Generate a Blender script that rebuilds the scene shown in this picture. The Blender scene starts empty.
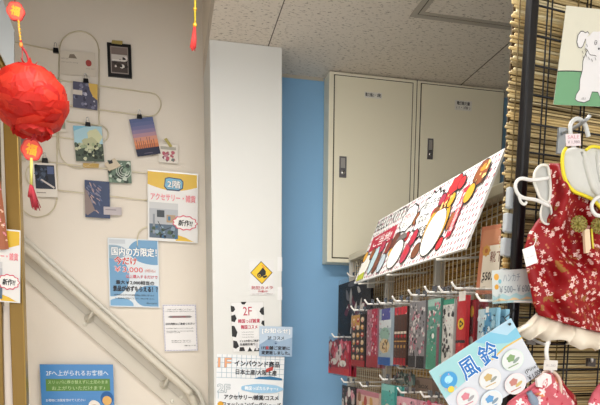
import bpy, math, random
from mathutils import Vector as V3
random.seed(7)
C = bpy.context.scene.collection
# ------------------------------------------------------------------ camera
EYE = 1.38
YW, PT, RL = [math.radians(a) for a in (12.65, 7.9, 0.36)]
FOC, PY = 603.6, 428.4
_f = V3((math.sin(YW)*math.cos(PT), math.cos(YW)*math.cos(PT), -math.sin(PT)))
_r0 = V3((math.cos(YW), -math.sin(YW), 0)); _u0 = _r0.cross(_f)
_r = _r0*math.cos(RL) + _u0*math.sin(RL); _u = -_r0*math.sin(RL) + _u0*math.cos(RL)
cd = bpy.data.cameras.new('camera'); cam = bpy.data.objects.new('camera', cd); C.objects.link(cam)
from mathutils import Matrix
cam.matrix_world = Matrix(((_r.x, _u.x, -_f.x, 0), (_r.y, _u.y, -_f.y, 0), (_r.z, _u.z, -_f.z, EYE), (0, 0, 0, 1)))
cd.sensor_width = 36; cd.lens = 36*FOC/600; cd.shift_y = (PY-202.5)/600; cd.clip_start = 0.02
bpy.context.scene.camera = cam
# ------------------------------------------------------------------ world, lamps' light, exposure
w = bpy.data.worlds.new('world'); bpy.context.scene.world = w; w.use_nodes = True
w.node_tree.nodes['Background'].inputs[0].default_value = (.97, .98, 1, 1)
w.node_tree.nodes['Background'].inputs[1].default_value = 2.5
def area(x, y, sx, sy, p, col=(1, .97, .93)):
    l = bpy.data.lights.new('ceiling_lamp_light', 'AREA'); l.shape = 'RECTANGLE'; l.size = sx; l.size_y = sy
    l.energy = p; l.color = col
    o = bpy.data.objects.new('ceiling_lamp_light', l); o.location = (x, y, 2.495); C.objects.link(o)
LAMPS = [(0.20, 1.45, 1.2, .22, 20), (-.6, -0.4, 1.2, .22, 14), (1.5, -0.4, 1.2, .22, 10)]
for L in LAMPS: area(*L)
vs = bpy.context.scene.view_settings
vs.view_transform = 'Standard'; vs.look = 'None'; vs.gamma = 1; vs.use_curve_mapping = False; vs.exposure = 0.13
# ------------------------------------------------------------------ pixel rays onto real planes
def ray(x, y): return _f*FOC + _r*(x-300) - _u*(y-PY)
E0 = V3((0, 0, EYE))
class Plane:
    def __init__(s, p, n): s.p = V3(p); s.n = V3(n).normalized()
    def at(s, x, y, off=0):
        d = ray(x, y); k = (s.n.dot(s.p + s.n*off - E0))/s.n.dot(d); return E0 + d*k
def PY_(y): return Plane((0, y, 0), (0, -1, 0))      # faces the camera
def PX_(x): return Plane((x, 0, 0), (-1, 0, 0))      # faces left
# ------------------------------------------------------------------ materials
_m = {}
def lin(h):
    h = h.lstrip('#'); o = []
    for i in (0, 2, 4):
        c = int(h[i:i+2], 16)/255; o.append(c/12.92 if c <= .04045 else ((c+.055)/1.055)**2.4)
    return (*o, 1)
def M(h, rough=.6, metal=0, bump=0, bscale=200, trans=0, emit=0, spec=.5, sheen=0):
    k = (h, rough, metal, bump, bscale, trans, emit, spec, sheen)
    if k in _m: return _m[k]
    m = bpy.data.materials.new('mat_'+h.lstrip('#')); m.use_nodes = True
    b = m.node_tree.nodes['Principled BSDF']; N = m.node_tree.nodes; Lk = m.node_tree.links
    b.inputs['Base Color'].default_value = lin(h); b.inputs['Roughness'].default_value = rough
    b.inputs['Metallic'].default_value = metal; b.inputs['Specular IOR Level'].default_value = spec
    if sheen: b.inputs['Sheen Weight'].default_value = sheen
    if emit: b.inputs['Emission Color'].default_value = lin(h); b.inputs['Emission Strength'].default_value = emit
    if bump:
        t = N.new('ShaderNodeTexCoord'); n = N.new('ShaderNodeTexNoise'); n.inputs['Scale'].default_value = bscale
        n.inputs['Detail'].default_value = 3; bp = N.new('ShaderNodeBump'); bp.inputs['Strength'].default_value = bump
        bp.inputs['Distance'].default_value = .002
        Lk.new(t.outputs['Object'], n.inputs['Vector']); Lk.new(n.outputs['Fac'], bp.inputs['Height']); Lk.new(bp.outputs['Normal'], b.inputs['Normal'])
    if trans:
        tr = N.new('ShaderNodeBsdfTranslucent'); tr.inputs[0].default_value = lin(h); mx = N.new('ShaderNodeMixShader')
        mx.inputs[0].default_value = trans; Lk.new(b.outputs[0], mx.inputs[1]); Lk.new(tr.outputs[0], mx.inputs[2])
        Lk.new(mx.outputs[0], N['Material Output'].inputs[0])
    _m[k] = m; return m
def clear_film(name='clear_film', tint='#ffffff', a=.3, rough=.12):
    if name in _m: return _m[name]
    m = bpy.data.materials.new(name); m.use_nodes = True; N = m.node_tree.nodes; Lk = m.node_tree.links
    b = N['Principled BSDF']; b.inputs['Base Color'].default_value = lin('#6a6a6e'); b.inputs['Roughness'].default_value = rough
    tr = N.new('ShaderNodeBsdfTransparent'); tr.inputs[0].default_value = lin(tint)
    lw = N.new('ShaderNodeLayerWeight'); lw.inputs[0].default_value = .10; ad = N.new('ShaderNodeMath'); ad.operation = 'ADD'
    ad.inputs[1].default_value = .045; ad.use_clamp = True
    mx = N.new('ShaderNodeMixShader'); Lk.new(lw.outputs['Fresnel'], ad.inputs[0]); Lk.new(ad.outputs[0], mx.inputs[0])
    Lk.new(tr.outputs[0], mx.inputs[1]); Lk.new(b.outputs[0], mx.inputs[2]); Lk.new(mx.outputs[0], N['Material Output'].inputs[0])
    n = N.new('ShaderNodeTexNoise'); n.inputs['Scale'].default_value = 45; bp = N.new('ShaderNodeBump'); bp.inputs['Strength'].default_value = .6
    bp.inputs['Distance'].default_value = .004; Lk.new(n.outputs['Fac'], bp.inputs['Height']); Lk.new(bp.outputs['Normal'], b.inputs['Normal'])
    _m[name] = m; return m
def ceiling_mat():
    m = M('#cdc6bc', .95).copy(); N = m.node_tree.nodes; Lk = m.node_tree.links; b = N['Principled BSDF']
    t = N.new('ShaderNodeTexCoord'); mp = N.new('ShaderNodeMapping'); mp.inputs['Scale'].default_value = (55, 170, 1)
    n = N.new('ShaderNodeTexNoise'); n.inputs['Scale'].default_value = 1; n.inputs['Detail'].default_value = 2.5; n.inputs['Roughness'].default_value = .6
    r = N.new('ShaderNodeValToRGB'); r.color_ramp.elements[0].position = .58; r.color_ramp.elements[1].position = .66
    r.color_ramp.elements[0].color = lin('#dcd4c8'); r.color_ramp.elements[1].color = lin('#857b70')
    Lk.new(t.outputs['Object'], mp.inputs[0]); Lk.new(mp.outputs[0], n.inputs['Vector']); Lk.new(n.outputs['Fac'], r.inputs[0]); Lk.new(r.outputs[0], b.inputs['Base Color'])
    return m
def brocade(base, petal, petal2, gold, sc=38):
    """silk print: scattered small blossoms on a plain ground"""
    m = bpy.data.materials.new('floral_silk'); m.use_nodes = True; N = m.node_tree.nodes; Lk = m.node_tree.links; b = N['Principled BSDF']
    b.inputs['Roughness'].default_value = .5; b.inputs['Specular IOR Level'].default_value = .3
    t = N.new('ShaderNodeTexCoord'); col = lin(base); prev = None
    def mixc(fac, a, c):
        x = N.new('ShaderNodeMix'); x.data_type = 'RGBA'; Lk.new(fac, x.inputs[0])
        if isinstance(a, tuple): x.inputs[6].default_value = a
        else: Lk.new(a, x.inputs[6])
        x.inputs[7].default_value = lin(c); return x.outputs[2]
    def mth(op, a, bb=None):
        x = N.new('ShaderNodeMath'); x.operation = op
        for i, v in enumerate((a, bb)):
            if v is None: continue
            if isinstance(v, (int, float)): x.inputs[i].default_value = v
            else: Lk.new(v, x.inputs[i])
        return x.outputs[0]
    cur = col
    big = N.new('ShaderNodeTexNoise'); big.inputs['Scale'].default_value = sc*.6; big.inputs['Detail'].default_value = 4; Lk.new(t.outputs['Object'], big.inputs['Vector'])
    cur = mixc(mth('GREATER_THAN', big.outputs['Fac'], .62), cur, gold)
    for k, (pc, s) in enumerate(((petal2, sc*1.25), (petal, sc))):
        mp = N.new('ShaderNodeMapping'); mp.inputs['Location'].default_value = (k*3.1, k*1.7, .5*k); Lk.new(t.outputs['Object'], mp.inputs[0])
        v = N.new('ShaderNodeTexVoronoi'); v.inputs['Scale'].default_value = s; v.inputs['Randomness'].default_value = .85; Lk.new(mp.outputs[0], v.inputs['Vector'])
        sb = N.new('ShaderNodeVectorMath'); sb.operation = 'SUBTRACT'
        ms = N.new('ShaderNodeVectorMath'); ms.operation = 'SCALE'; ms.inputs['Scale'].default_value = s; Lk.new(mp.outputs[0], ms.inputs[0])
        pos = N.new('ShaderNodeVectorMath'); pos.operation = 'SCALE'; pos.inputs['Scale'].default_value = s; Lk.new(v.outputs['Position'], pos.inputs[0])
        Lk.new(ms.outputs[0], sb.inputs[0]); Lk.new(pos.outputs[0], sb.inputs[1])
        sp = N.new('ShaderNodeSeparateXYZ'); Lk.new(sb.outputs[0], sp.inputs[0])
        ang = mth('ARCTAN2', sp.outputs['Z'], sp.outputs['X']); c5 = mth('COSINE', mth('MULTIPLY', ang, 5.0))
        rad = mth('ADD', mth('MULTIPLY', c5, .08 if k else .05), .30 if k else .2)
        inside = mth('LESS_THAN', v.outputs['Distance'], rad); core = mth('GREATER_THAN', v.outputs['Distance'], .07)
        cur = mixc(mth('MULTIPLY', inside, core), cur, pc)
    Lk.new(cur, b.inputs['Base Color']); return m
# ------------------------------------------------------------------ mesh builder
class MB:
    def __init__(s): s.v = []; s.f = []; s.mi = []; s.sm = []; s.mats = []
    def mid(s, m):
        if m not in s.mats: s.mats.append(m)
        return s.mats.index(m)
    def add(s, vs_, fs, m, smooth=False):
        b = len(s.v); s.v += [V3(v) for v in vs_]; i = s.mid(m)
        for f in fs: s.f.append([b+k for k in f]); s.mi.append(i); s.sm.append(smooth)
        return s
    def box(s, a, b, m, bev=0):
        (x0, y0, z0), (x1, y1, z1) = a, b
        x0, x1 = sorted((x0, x1)); y0, y1 = sorted((y0, y1)); z0, z1 = sorted((z0, z1))
        v = [(x0,y0,z0),(x1,y0,z0),(x1,y1,z0),(x0,y1,z0),(x0,y0,z1),(x1,y0,z1),(x1,y1,z1),(x0,y1,z1)]
        return s.add(v, [(0,3,2,1),(4,5,6,7),(0,1,5,4),(1,2,6,5),(2,3,7,6),(3,0,4,7)], m)
    def slab(s, pts, n, t, m):
        """polygon pts (world) as front face, extruded back by t along -n"""
        n = V3(n).normalized(); k = len(pts); P = [V3(p) for p in pts]
        a = sum(((P[i]-P[0]).cross(P[(i+1) % k]-P[0]) for i in range(1, k-1)), V3())
        if a.dot(n) < 0: P.reverse()
        v = P + [p - n*t for p in P]
        return s.add(v, [tuple(range(k)), tuple(range(2*k-1, k-1, -1))] + [(i, i+k, (i+1) % k+k, (i+1) % k) for i in range(k)], m)
    def tube(s, path, r, m, n=8, closed=False, sub=0, cap=True):
        P = [V3(p) for p in path]
        if sub: P = smooth_path(P, sub, closed)
        R = r if isinstance(r, (list, tuple)) else None
        k = len(P); vv = []; up = None
        for i, p in enumerate(P):
            t = (P[(i+1) % k] - P[i-1]) if closed else (P[min(i+1, k-1)] - P[max(i-1, 0)])
            if t.length < 1e-9: t = V3((0, 0, 1))
            t.normalize()
            if up is None: up = V3((0, 0, 1)) if abs(t.z) < .9 else V3((1, 0, 0))
            a = t.cross(up)
            if a.length < 1e-6: a = t.orthogonal()
            a.normalize(); b = a.cross(t).normalized(); up = b
            rr = (R[min(len(R)-1, int(round(i*(len(R)-1)/max(1, k-1))))] if R else r)
            for j in range(n):
                th = 2*math.pi*j/n; vv.append(p + a*math.cos(th)*rr + b*math.sin(th)*rr)
        fs = []; kk = k if closed else k-1
        for i in range(kk):
            for j in range(n):
                i2 = (i+1) % k; fs.append((i*n+j, i*n+(j+1) % n, i2*n+(j+1) % n, i2*n+j))
        if not closed and cap: fs += [tuple(range(n-1, -1, -1)), tuple(range((k-1)*n, k*n))]
        return s.add(vv, fs, m, True)
    def ball(s, c, r, m, n=10, sc=(1, 1, 1)):
        c = V3(c); vv = []; fs = []; h = n//2+1
        for i in range(h+1):
            ph = math.pi*i/h
            for j in range(n):
                th = 2*math.pi*j/n; vv.append(c+V3((math.sin(ph)*math.cos(th)*r*sc[0], math.sin(ph)*math.sin(th)*r*sc[1], math.cos(ph)*r*sc[2])))
        for i in range(h):
            for j in range(n): fs.append((i*n+j, (i+1)*n+j, (i+1)*n+(j+1) % n, i*n+(j+1) % n))
        return s.add(vv, fs, m, True)
    def build(s, name, parent=None, bevel=0):
        me = bpy.data.meshes.new(name)
        if parent is not None: o0 = V3(parent.matrix_world.translation) if parent.parent is None else V3(parent['_o'])
        else:
            o0 = V3(((min(v.x for v in s.v)+max(v.x for v in s.v))/2, (min(v.y for v in s.v)+max(v.y for v in s.v))/2, min(v.z for v in s.v)))
        if parent is not None and '_o' in parent: o0 = V3(parent['_o'])
        me.from_pydata([v-o0 for v in s.v], [], s.f)
        for m in s.mats: me.materials.append(m)
        me.polygons.foreach_set('material_index', s.mi); me.polygons.foreach_set('use_smooth', s.sm); me.update()
        o = bpy.data.objects.new(name, me); C.objects.link(o); o['_o'] = list(o0)
        if parent is not None: o.parent = parent
        else: o.location = o0
        if bevel:
            b = o.modifiers.new('bevel', 'BEVEL'); b.width = bevel; b.segments = 2; b.limit_method = 'ANGLE'
        return o
def smooth_path(P, sub, closed=False):
    out = []; k = len(P); rng = range(k) if closed else range(k-1)
    for i in rng:
        p0 = P[i-1] if (closed or i > 0) else P[0]; p1 = P[i]; p2 = P[(i+1) % k]; p3 = P[(i+2) % k] if (closed or i+2 < k) else P[-1]
        for j in range(sub):
            t = j/sub; out.append(.5*((2*p1)+(p2-p0)*t+(2*p0-5*p1+4*p2-p3)*t*t+(3*p1-p0-3*p2+p3)*t**3))
    if not closed: out.append(P[-1])
    return out
def tag(o, label, cat, group=None):
    o['label'] = label; o['category'] = cat
    if group: o['group'] = group
    return o
def thing(name, loc, label, cat, group=None):
    o = bpy.data.objects.new(name, None); C.objects.link(o); o.location = loc; o['_o'] = list(loc); o.empty_display_size = .05
    return tag(o, label, cat, group)
def struct(o): o['kind'] = 'structure'; return o
def dup(root, off, label=None, group=None):
    r = root.copy(); C.objects.link(r); r.location = root.location + V3(off)
    if label: r['label'] = label
    if group: r['group'] = group
    for ch in list(root.children):
        c = ch.copy(); C.objects.link(c); c.parent = r
        for g in list(ch.children):
            d = g.copy(); C.objects.link(d); d.parent = c
    return r
# ------------------------------------------------------------------ text and printed sheets
_tc = {}
def text_mesh(body, bold):
    k = (body, bold)
    if k in _tc: return _tc[k]
    cu = bpy.data.curves.new('t', 'FONT'); cu.body = body; cu.size = 1; cu.resolution_u = 2; cu.offset = bold; cu.space_line = .85
    o = bpy.data.objects.new('t', cu); C.objects.link(o)
    me = bpy.data.meshes.new_from_object(o.evaluated_get(bpy.context.evaluated_depsgraph_get()))
    vv = [(v.co.x, v.co.y) for v in me.vertices]; ff = [tuple(p.vertices) for p in me.polygons]
    bpy.data.objects.remove(o); bpy.data.curves.remove(cu); bpy.data.meshes.remove(me)
    if not vv: vv = [(0, 0), (1, 0), (1, 1)]; ff = [(0, 1, 2)]
    xs = [a for a, _ in vv]; ys = [b for _, b in vv]
    _tc[k] = (vv, ff, min(xs), max(xs), min(ys), max(ys)); return _tc[k]
class Sheet:
    """a flat printed thing: origin = top left, U right, Vd down, N towards the reader; coordinates 0..1 unless noted"""
    def __init__(s, o, U, Vd, w, h, base, thick=.001, mb=None, ground=True, corner=0, eps=.00014):
        s.o = V3(o); s.U = V3(U).normalized(); s.D = V3(Vd).normalized(); s.N = s.D.cross(s.U).normalized(); s.w = w; s.h = h
        s.mb = mb or MB(); s.e = 0; s.eps = eps
        if ground: s.mb.slab([s.pt(a, b) for a, b in ((0,0),(1,0),(1,1),(0,1))], s.N, thick, base)
    def pt(s, x, y, e=0): return s.o + s.U*(x*s.w) + s.D*(y*s.h) + s.N*e
    def up(s, k=1): s.e += s.eps*k; return s
    def poly(s, pts, m):
        s.e += s.eps; P = [s.pt(a, b, s.e) for a, b in pts]
        a = sum(((P[i]-P[0]).cross(P[(i+1) % len(P)]-P[0]) for i in range(1, len(P)-1)), V3())
        if a.dot(s.N) < 0: P.reverse()
        s.mb.add(P, [tuple(range(len(P)))], m); return s
    def rect(s, x0, y0, x1, y1, m): return s.poly([(x0,y0),(x1,y0),(x1,y1),(x0,y1)], m)
    def frame(s, x0, y0, x1, y1, t, m):
        tx = t; ty = t*s.w/s.h; e = s.e
        for r in ((x0,y0,x1,y0+ty),(x0,y1-ty,x1,y1),(x0,y0+ty,x0+tx,y1-ty),(x1-tx,y0+ty,x1,y1-ty)): s.e = e; s.rect(*r, m)
        return s
    def ell(s, cx, cy, rx, ry, m, n=20, wob=0, k=0, rot=0, a0=0, a1=None, keep=False, clamp=False):
        e = s.e; P = []
        full = a1 is None; a1 = 2*math.pi if full else a1
        for i in range(n if full else n+1):
            t = a0+(a1-a0)*i/n; q = 1+wob*math.cos(k*t); x = math.cos(t)*rx*q*s.w; y = math.sin(t)*ry*q*s.h
            c, d = math.cos(rot), math.sin(rot); P.append((cx+(x*c-y*d)/s.w, cy+(x*d+y*c)/s.h))
        if clamp: P = [(min(.98, max(.02, a)), min(.985, max(.015, b))) for a, b in P]
        s.poly(P, m)
        if keep: s.e = e
        return s
    def line(s, pts, t, m, closed=False):
        s.e += s.eps; k = len(pts)
        for i in range(k if closed else k-1):
            a = s.pt(*pts[i], s.e); b = s.pt(*pts[(i+1) % k], s.e); d = (b-a)
            if d.length < 1e-7: continue
            d.normalize(); q = s.N.cross(d)*t*.5; x = d*t*.3
            s.mb.add([a-q-x, b-q+x, b+q+x, a+q-x], [(0, 1, 2, 3)], m)
        return s
    def text(s, body, x0, y0, x1, y1, m, bold=.02, shear=0, out=None, ob=.06):
        hh = (y1-y0)*s.h
        if out:
            q = ob*.62*hh; s._t(body, x0, y0, x1, y1, out, shear, [(q*math.cos(a*math.pi/4), q*math.sin(a*math.pi/4)) for a in range(8)])
        q = bold*.45*hh
        return s._t(body, x0, y0, x1, y1, m, shear, [(0, 0)] if bold < .03 else [(q, q), (-q, q), (q, -q), (-q, -q)])
    def _t(s, body, x0, y0, x1, y1, m, shear, shifts):
        vv, ff, a, b, c, d = text_mesh(body, .004); s.e += s.eps
        for dx, dy in shifts:
            W = []
            for x, y in vv:
                fx = (x-a)/max(1e-6, b-a); fy = (d-y)/max(1e-6, d-c)
                W.append(s.pt(x0+(x1-x0)*fx+shear*(1-fy)+dx/s.w, y0+(y1-y0)*fy+dy/s.h, s.e))
            s.e += s.eps*.15; s.mb.add(W, ff, m)
        return s
    def scatter(s, n, x0, y0, x1, y1, ms, r, rnd, asp=1):
        e = s.e
        for i in range(n):
            q = r*rnd.uniform(.6, 1.3); s.e = e+s.eps*.12*(i % 6)
            s.ell(rnd.uniform(x0, x1), rnd.uniform(y0, y1), q, q*asp*s.w/s.h, rnd.choice(ms), 7, .15, 3, rnd.uniform(0, 3))
        s.e = e+s.eps*2; return s
def sheet_px(tl, tr, bl, pl, base, thick=.001, off=0, **k):
    a = pl.at(*tl, off); b = pl.at(*tr, off); c = pl.at(*bl, off); U = (b-a); D = (c-a)
    w_ = U.length; Un = U.normalized(); D2 = D-Un*D.dot(Un)
    return Sheet(a, Un, D2, w_, D2.length, base, thick, **k)
WHITE = M('#f4f4f0', .5); PAPER = M('#f1efe8', .6); BLACK = M('#111111', .5); INK = M('#23232a', .6)
# ================================================================== SETTING
CEIL = EYE+1.17; YP = 2.539; YL = 2.886; YB = 2.776; XP = .2; XR = .80
wallm = M('#e6ddcf', .75, bump=.25, bscale=260); pilm = M('#d9dad6', .7, bump=.15, bscale=240); bluem = M('#80aed4', .7, bump=.2, bscale=260)
struct(MB().box((-2.6, -2.6, -.1), (2.7, 3.0, 0), M('#d6d0c6', .4, bump=.1, bscale=30)).build('floor'))
cm = ceiling_mat(); cb = MB()
cb.box((-2.6, -2.6, CEIL), (2.7, 1.95, CEIL+.08), cm); cb.box((XP, 1.95, CEIL), (2.7, 3.0, CEIL+.08), cm)
jm = M('#5d564e', .9)
for x in (-2.29, -1.38, -.476, .432, 1.341, 2.25):
    cb.box((x-.0018, -2.6, CEIL-.0012), (x+.0018, 1.95 if x < XP else YB, CEIL+.001), jm)
struct(cb.build('ceiling'))
struct(MB().box((.488, YB, 0), (2.7, YB+.1, CEIL), bluem).build('wall_back'))
struct(MB().box((-2.6, YL, 0), (.25, YL+.1, 4.6), wallm).build('wall_stair'))
struct(MB().box((XP, YP, 0), (.488, YL, CEIL), pilm).build('wall_pillar', bevel=.004))
struct(MB().box((XP, 1.95, CEIL+.08), (XP+.06, YL, 4.6), wallm).build('wall_stairwell_right'))
struct(MB().box((-2.6, 1.89, CEIL+.08), (XP+.06, 1.95, 4.6), M('#9c8a70', .8)).build('wall_stairwell_front'))
struct(MB().box((-2.6, 1.89, 4.6), (.3, 3.0, 4.7), M('#9c8a70', .8)).build('ceiling_stairwell'))
struct(MB().box((2.6, -2.6, 0), (2.7, YB, CEIL), wallm).build('wall_right'))
struct(MB().box((-2.7, -2.6, 0), (-2.6, 3.0, 4.6), wallm).build('wall_left'))
struct(MB().box((.488, YB-.004, CEIL-.012), (.72, YB, CEIL), M('#b9b09f', .6)).build('trim_1'))
for i, (x, y, sx, sy, p) in enumerate(LAMPS):
    t = thing('ceiling_lamp', (x, y, CEIL), ['long ceiling lamp nearest the pillar', 'long ceiling lamp at the rear left of the shop', 'long ceiling lamp at the rear right of the shop'][i], 'ceiling lamp', 'ceiling lamps')
    MB().box((x-sx/2-.03, y-sy/2-.03, CEIL-.045), (x+sx/2+.03, y+sy/2+.03, CEIL), WHITE).build('housing', t)
    MB().box((x-sx/2, y-sy/2, CEIL-.05), (x+sx/2, y+sy/2, CEIL-.045), M('#ffffff', .5, emit=1)).build('diffuser', t)
# access hatch in the ceiling
t = thing('ceiling_hatch', (1.3, 1.9, CEIL), 'square access hatch in the speckled ceiling with a double aluminium frame', 'hatch')
hx0, hx1, hy1, hy0 = .889, 1.36, 2.207, 1.75
al = M('#aaa398', .5, .1); fb = MB()
for a, b, mm, z in ((0, .020, al, .003), (.024, .040, al, .003)):
    fb.box((hx0+a, hy0+a, CEIL-z), (hx0+b, hy1-a, CEIL+.001), mm); fb.box((hx1-b, hy0+a, CEIL-z), (hx1-a, hy1-a, CEIL+.001), mm)
    fb.box((hx0+b, hy1-b, CEIL-z), (hx1-b, hy1-a, CEIL+.001), mm); fb.box((hx0+b, hy0+a, CEIL-z), (hx1-b, hy0+b, CEIL+.001), mm)
fb.build('hatch_frame', t)
g = MB(); dk = M('#2c2824', .9)  # dark strips stand in for the shaded gap between the two frames
g.box((hx0+.0195, hy0+.02, CEIL-.0015), (hx0+.0245, hy1-.02, CEIL+.001), dk); g.box((hx0+.0195, hy1-.0245, CEIL-.0015), (hx1-.02, hy1-.0195, CEIL+.001), dk)
g.box((hx1-.0245, hy0+.02, CEIL-.0015), (hx1-.0195, hy1-.02, CEIL+.001), dk); g.build('dark_gap', t)
MB().box((hx0+.038, hy0+.038, CEIL-.0015), (hx1-.038, hy1-.038, CEIL+.001), cm).build('hatch_panel', t)
# ================================================================== electrical cabinet
cabm = M('#e8e3cc', .45, bump=.05, bscale=300); cabd = M('#e4dfc8', .42); dkl = M('#4a4336', .8)
YC = 2.686; cp = PY_(YC)
def cz(x, y): p = cp.at(x, y); return p.x, p.z
YBK = YB-.003; x0, z1 = .722, CEIL-.004; x1 = 1.553; z0 = EYE+.367
t = thing('electrical_cabinet', (1.14, YB, z0), 'wide cream metal electrical cabinet with two doors mounted high on the blue wall', 'electrical cabinet')
b = MB(); b.box((x0, YC, z0), (x1, YBK, z1), cabm); b.build('body', t, bevel=.003)
xm = cz(416, 120)[0]
MB().box((xm-.0015, YC-.0012, z0), (xm+.0015, YC+.001, z1), dkl).build('centre_seam', t)
doors = [(cz(333.7, 170)[0], cz(411.3, 120)[0], cz(333.7, 75.4)[1], cz(340, 257.5)[1]), (cz(420.6, 120)[0], cz(503.6, 92)[0], cz(421, 84)[1], cz(340, 257.5)[1])]
for k, (a, bb, zt, zb) in enumerate(doors):
    q = MB(); q.box((a-.0045, YC-.0015, zb-.0045), (bb+.0045, YC+.001, zt+.0045), dkl); q.build('door_gap', t)
    d = MB().box((a, YC-.006, zb), (bb, YC, zt), cabd).build('door', t, bevel=.0015)
    hx, hy, hw, hh = ((342.3, 167.5, .032, .088), (429.5, 149.5, .026, .088))[k]
    p = cp.at(hx, hy); m1 = M('#77767a', .35, .8)
    h = MB(); h.box((p.x-hw/2, YC-.010, p.z-hh/2), (p.x+hw/2, YC-.005, p.z+hh/2), m1)
    h.box((p.x-hw*.3, YC-.0115, p.z-hh*.05), (p.x+hw*.3, YC-.009, p.z+hh*.42), M('#b5b4b2', .3, .7))
    ho = h.build('handle', d)
    h = MB(); h.tube([(p.x, YC-.010, p.z-hh*.27), (p.x, YC-.014, p.z-hh*.27)], hw*.28, M('#d5d5d2', .25, .8), 14)
    h.box((p.x-.0015, YC-.0155, p.z-hh*.34), (p.x+.0015, YC-.0135, p.z-hh*.2), BLACK); h.build('lock', d)
    lb = sheet_px(*(((364.6, 91.5), (382, 93), (364.5, 97.5)), ((455, 99.8), (472, 101.5), (455, 109.8)))[k], PY_(YC-.006), M('#dcdad0', .5), .0006, off=.0008)
    if k == 0: lb.text('動力盤(1・2階)', .05, .15, .95, .85, INK, .03)
    else: lb.text('電灯動力盤', .12, .1, .88, .46, INK, .04); lb.text('( 1・2階 )', .1, .56, .9, .9, INK, .02)
    lb.mb.build('name_label', d)
# ================================================================== stair rail on the left wall
rp = PY_(YL); railm = M('#d3ccbc', .38, bump=.05); brm = M('#c9c3b4', .35)
def ry(x): return 233+(x-21)*.882
t = thing('stair_handrail', rp.at(110, 330), 'long cream stair handrail on a slanting backing board along the left wall', 'handrail')
pa = [rp.at(-60, ry(-60)+12), rp.at(206, ry(206)+12), rp.at(206, ry(206)+42), rp.at(-60, ry(-60)+42)]
pa2 = [p - V3((0, .02, 0)) for p in pa]
MB().slab(pa2, (0, -1, 0), .02, M('#cfc8b9', .5)).build('backing_board', t, bevel=.003)
li = [p - V3((0, .0215, 0)) for p in (rp.at(-60, ry(-60)+24), rp.at(206, ry(206)+24), rp.at(206, ry(206)+25.2), rp.at(-60, ry(-60)+25.2))]
MB().slab(li, (0, -1, 0), .003, M('#bdb6a8', .6)).build('board_groove', t)
up = [rp.at(-60, ry(-60)+2.5, .02), rp.at(60, ry(60)+2.5, .02), rp.at(150, ry(150)+2.5, .02), rp.at(192, ry(192)+2.5, .02), rp.at(199, ry(199)+4, .02), rp.at(203, ry(203)+10, .02), rp.at(204, 412, .02), rp.at(205, 440, .02)]
MB().tube(up, .0115, M('#ddd8cb', .35), 12, sub=4).build('upper_moulding', t)
rail = [rp.at(-60, ry(-60)+11, .065), rp.at(60, ry(60)+11, .065), rp.at(180, ry(180)+11, .065), rp.at(188, ry(188)+12, .06), rp.at(194, ry(194)+18, .05), rp.at(195, ry(195)+30, .04), rp.at(195.5, 440, .035)]
MB().tube(rail, .0175, railm, 16, sub=5).build('rail', t)
for px in (-20, 92, 167):
    c = rp.at(px-3, ry(px)+23, .02); e = rp.at(px+3, ry(px)+13, .06)
    q = MB(); q.tube([c, c-V3((0, .006, 0))], [.021, .019], brm, 16); q.tube([c-V3((0, .004, 0)), c-V3((0, .03, .004)), e], .0075, brm, 10, sub=3)
    q.build('bracket', t)
for px in (85, 172, 181):
    c = rp.at(px, ry(px)+(35 if px != 181 else 23), .02)
    MB().ball(c-V3((0, .001, 0)), .009, M('#e0dccf', .4), 12, (1, .5, 1)).build('bolt_cap', t)
# ================================================================== wire photo display on the left wall
wp = PY_(YL); wirem = M('#d6cdb0', .35, .6); WO = .012
def P2(pts, off=WO): return [wp.at(x, y, off) for x, y in pts]
def loop(pts, label, closed=True, r=.0022):
    tag(MB().tube(P2(pts), r, wirem, 6, closed=closed, sub=5).build('wire_loop'), label, 'wire loop', 'wire loops of the photo display')
def stadium_v(xl, xr, yt, yb):
    r = (xr-xl)/2; c = (xl+xr)/2; k = .1*1
    top = [(c+r*math.cos(a), yt+r-r*math.sin(a)) for a in [math.pi*i/6 for i in range(7)]]
    bot = [(c-r*math.cos(a), yb-r+r*math.sin(a)) for a in [math.pi*i/6 for i in range(7)]]
    mid = lambda x, a, b_: [(x, a+(b_-a)*q) for q in (.02, .5, .98)]
    return top + mid(xl, yt+r, yb-r) + bot + mid(xr, yb-r, yt+r)
def stadium_h(xl, xr, yl, yr, h):
    sl = (yr-yl)/(xr-xl); r = h/2; f = lambda x: yl+sl*(x-xl)
    right = [(xr-r+r*math.sin(a), f(xr-r)-r*math.cos(a)) for a in [math.pi*i/6 for i in range(7)]]
    left = [(xl+r-r*math.sin(a), f(xl+r)+r*math.cos(a)) for a in [math.pi*i/6 for i in range(7)]]
    q = lambda a, b_, s_: [(a+(b_-a)*z, f(a+(b_-a)*z)+s_*r) for z in (.02, .5, .98)]
    return right + q(xr-r, xl+r, 1) + left + q(xl+r, xr-r, -1)
loop(stadium_v(59, 99, 31, 168), 'upright wire loop right of the red lantern, the tallest and topmost')
loop(stadium_v(19, 57, 96, 217), 'upright wire loop behind the polaroid, below the red lantern')
loop(stadium_h(30, 161, 88, 106, 24), 'longest level wire loop, holding the sunset photo')
loop(stadium_h(40, 108, 126, 135, 17), 'short level wire loop behind the blue-sky photo')
loop(stadium_h(26, 158, 173, 188, 27), 'level wire loop crossing behind the small green photo')
loop([(137.5, 246), (137.5, 237), (141, 230), (147, 227), (153, 230), (156, 238)], 'low wire arch behind the blue campaign poster', False)
loop([(15, 42), (30, 45), (58, 51)], 'short straight wire with an empty clip near the wall top', False)
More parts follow.
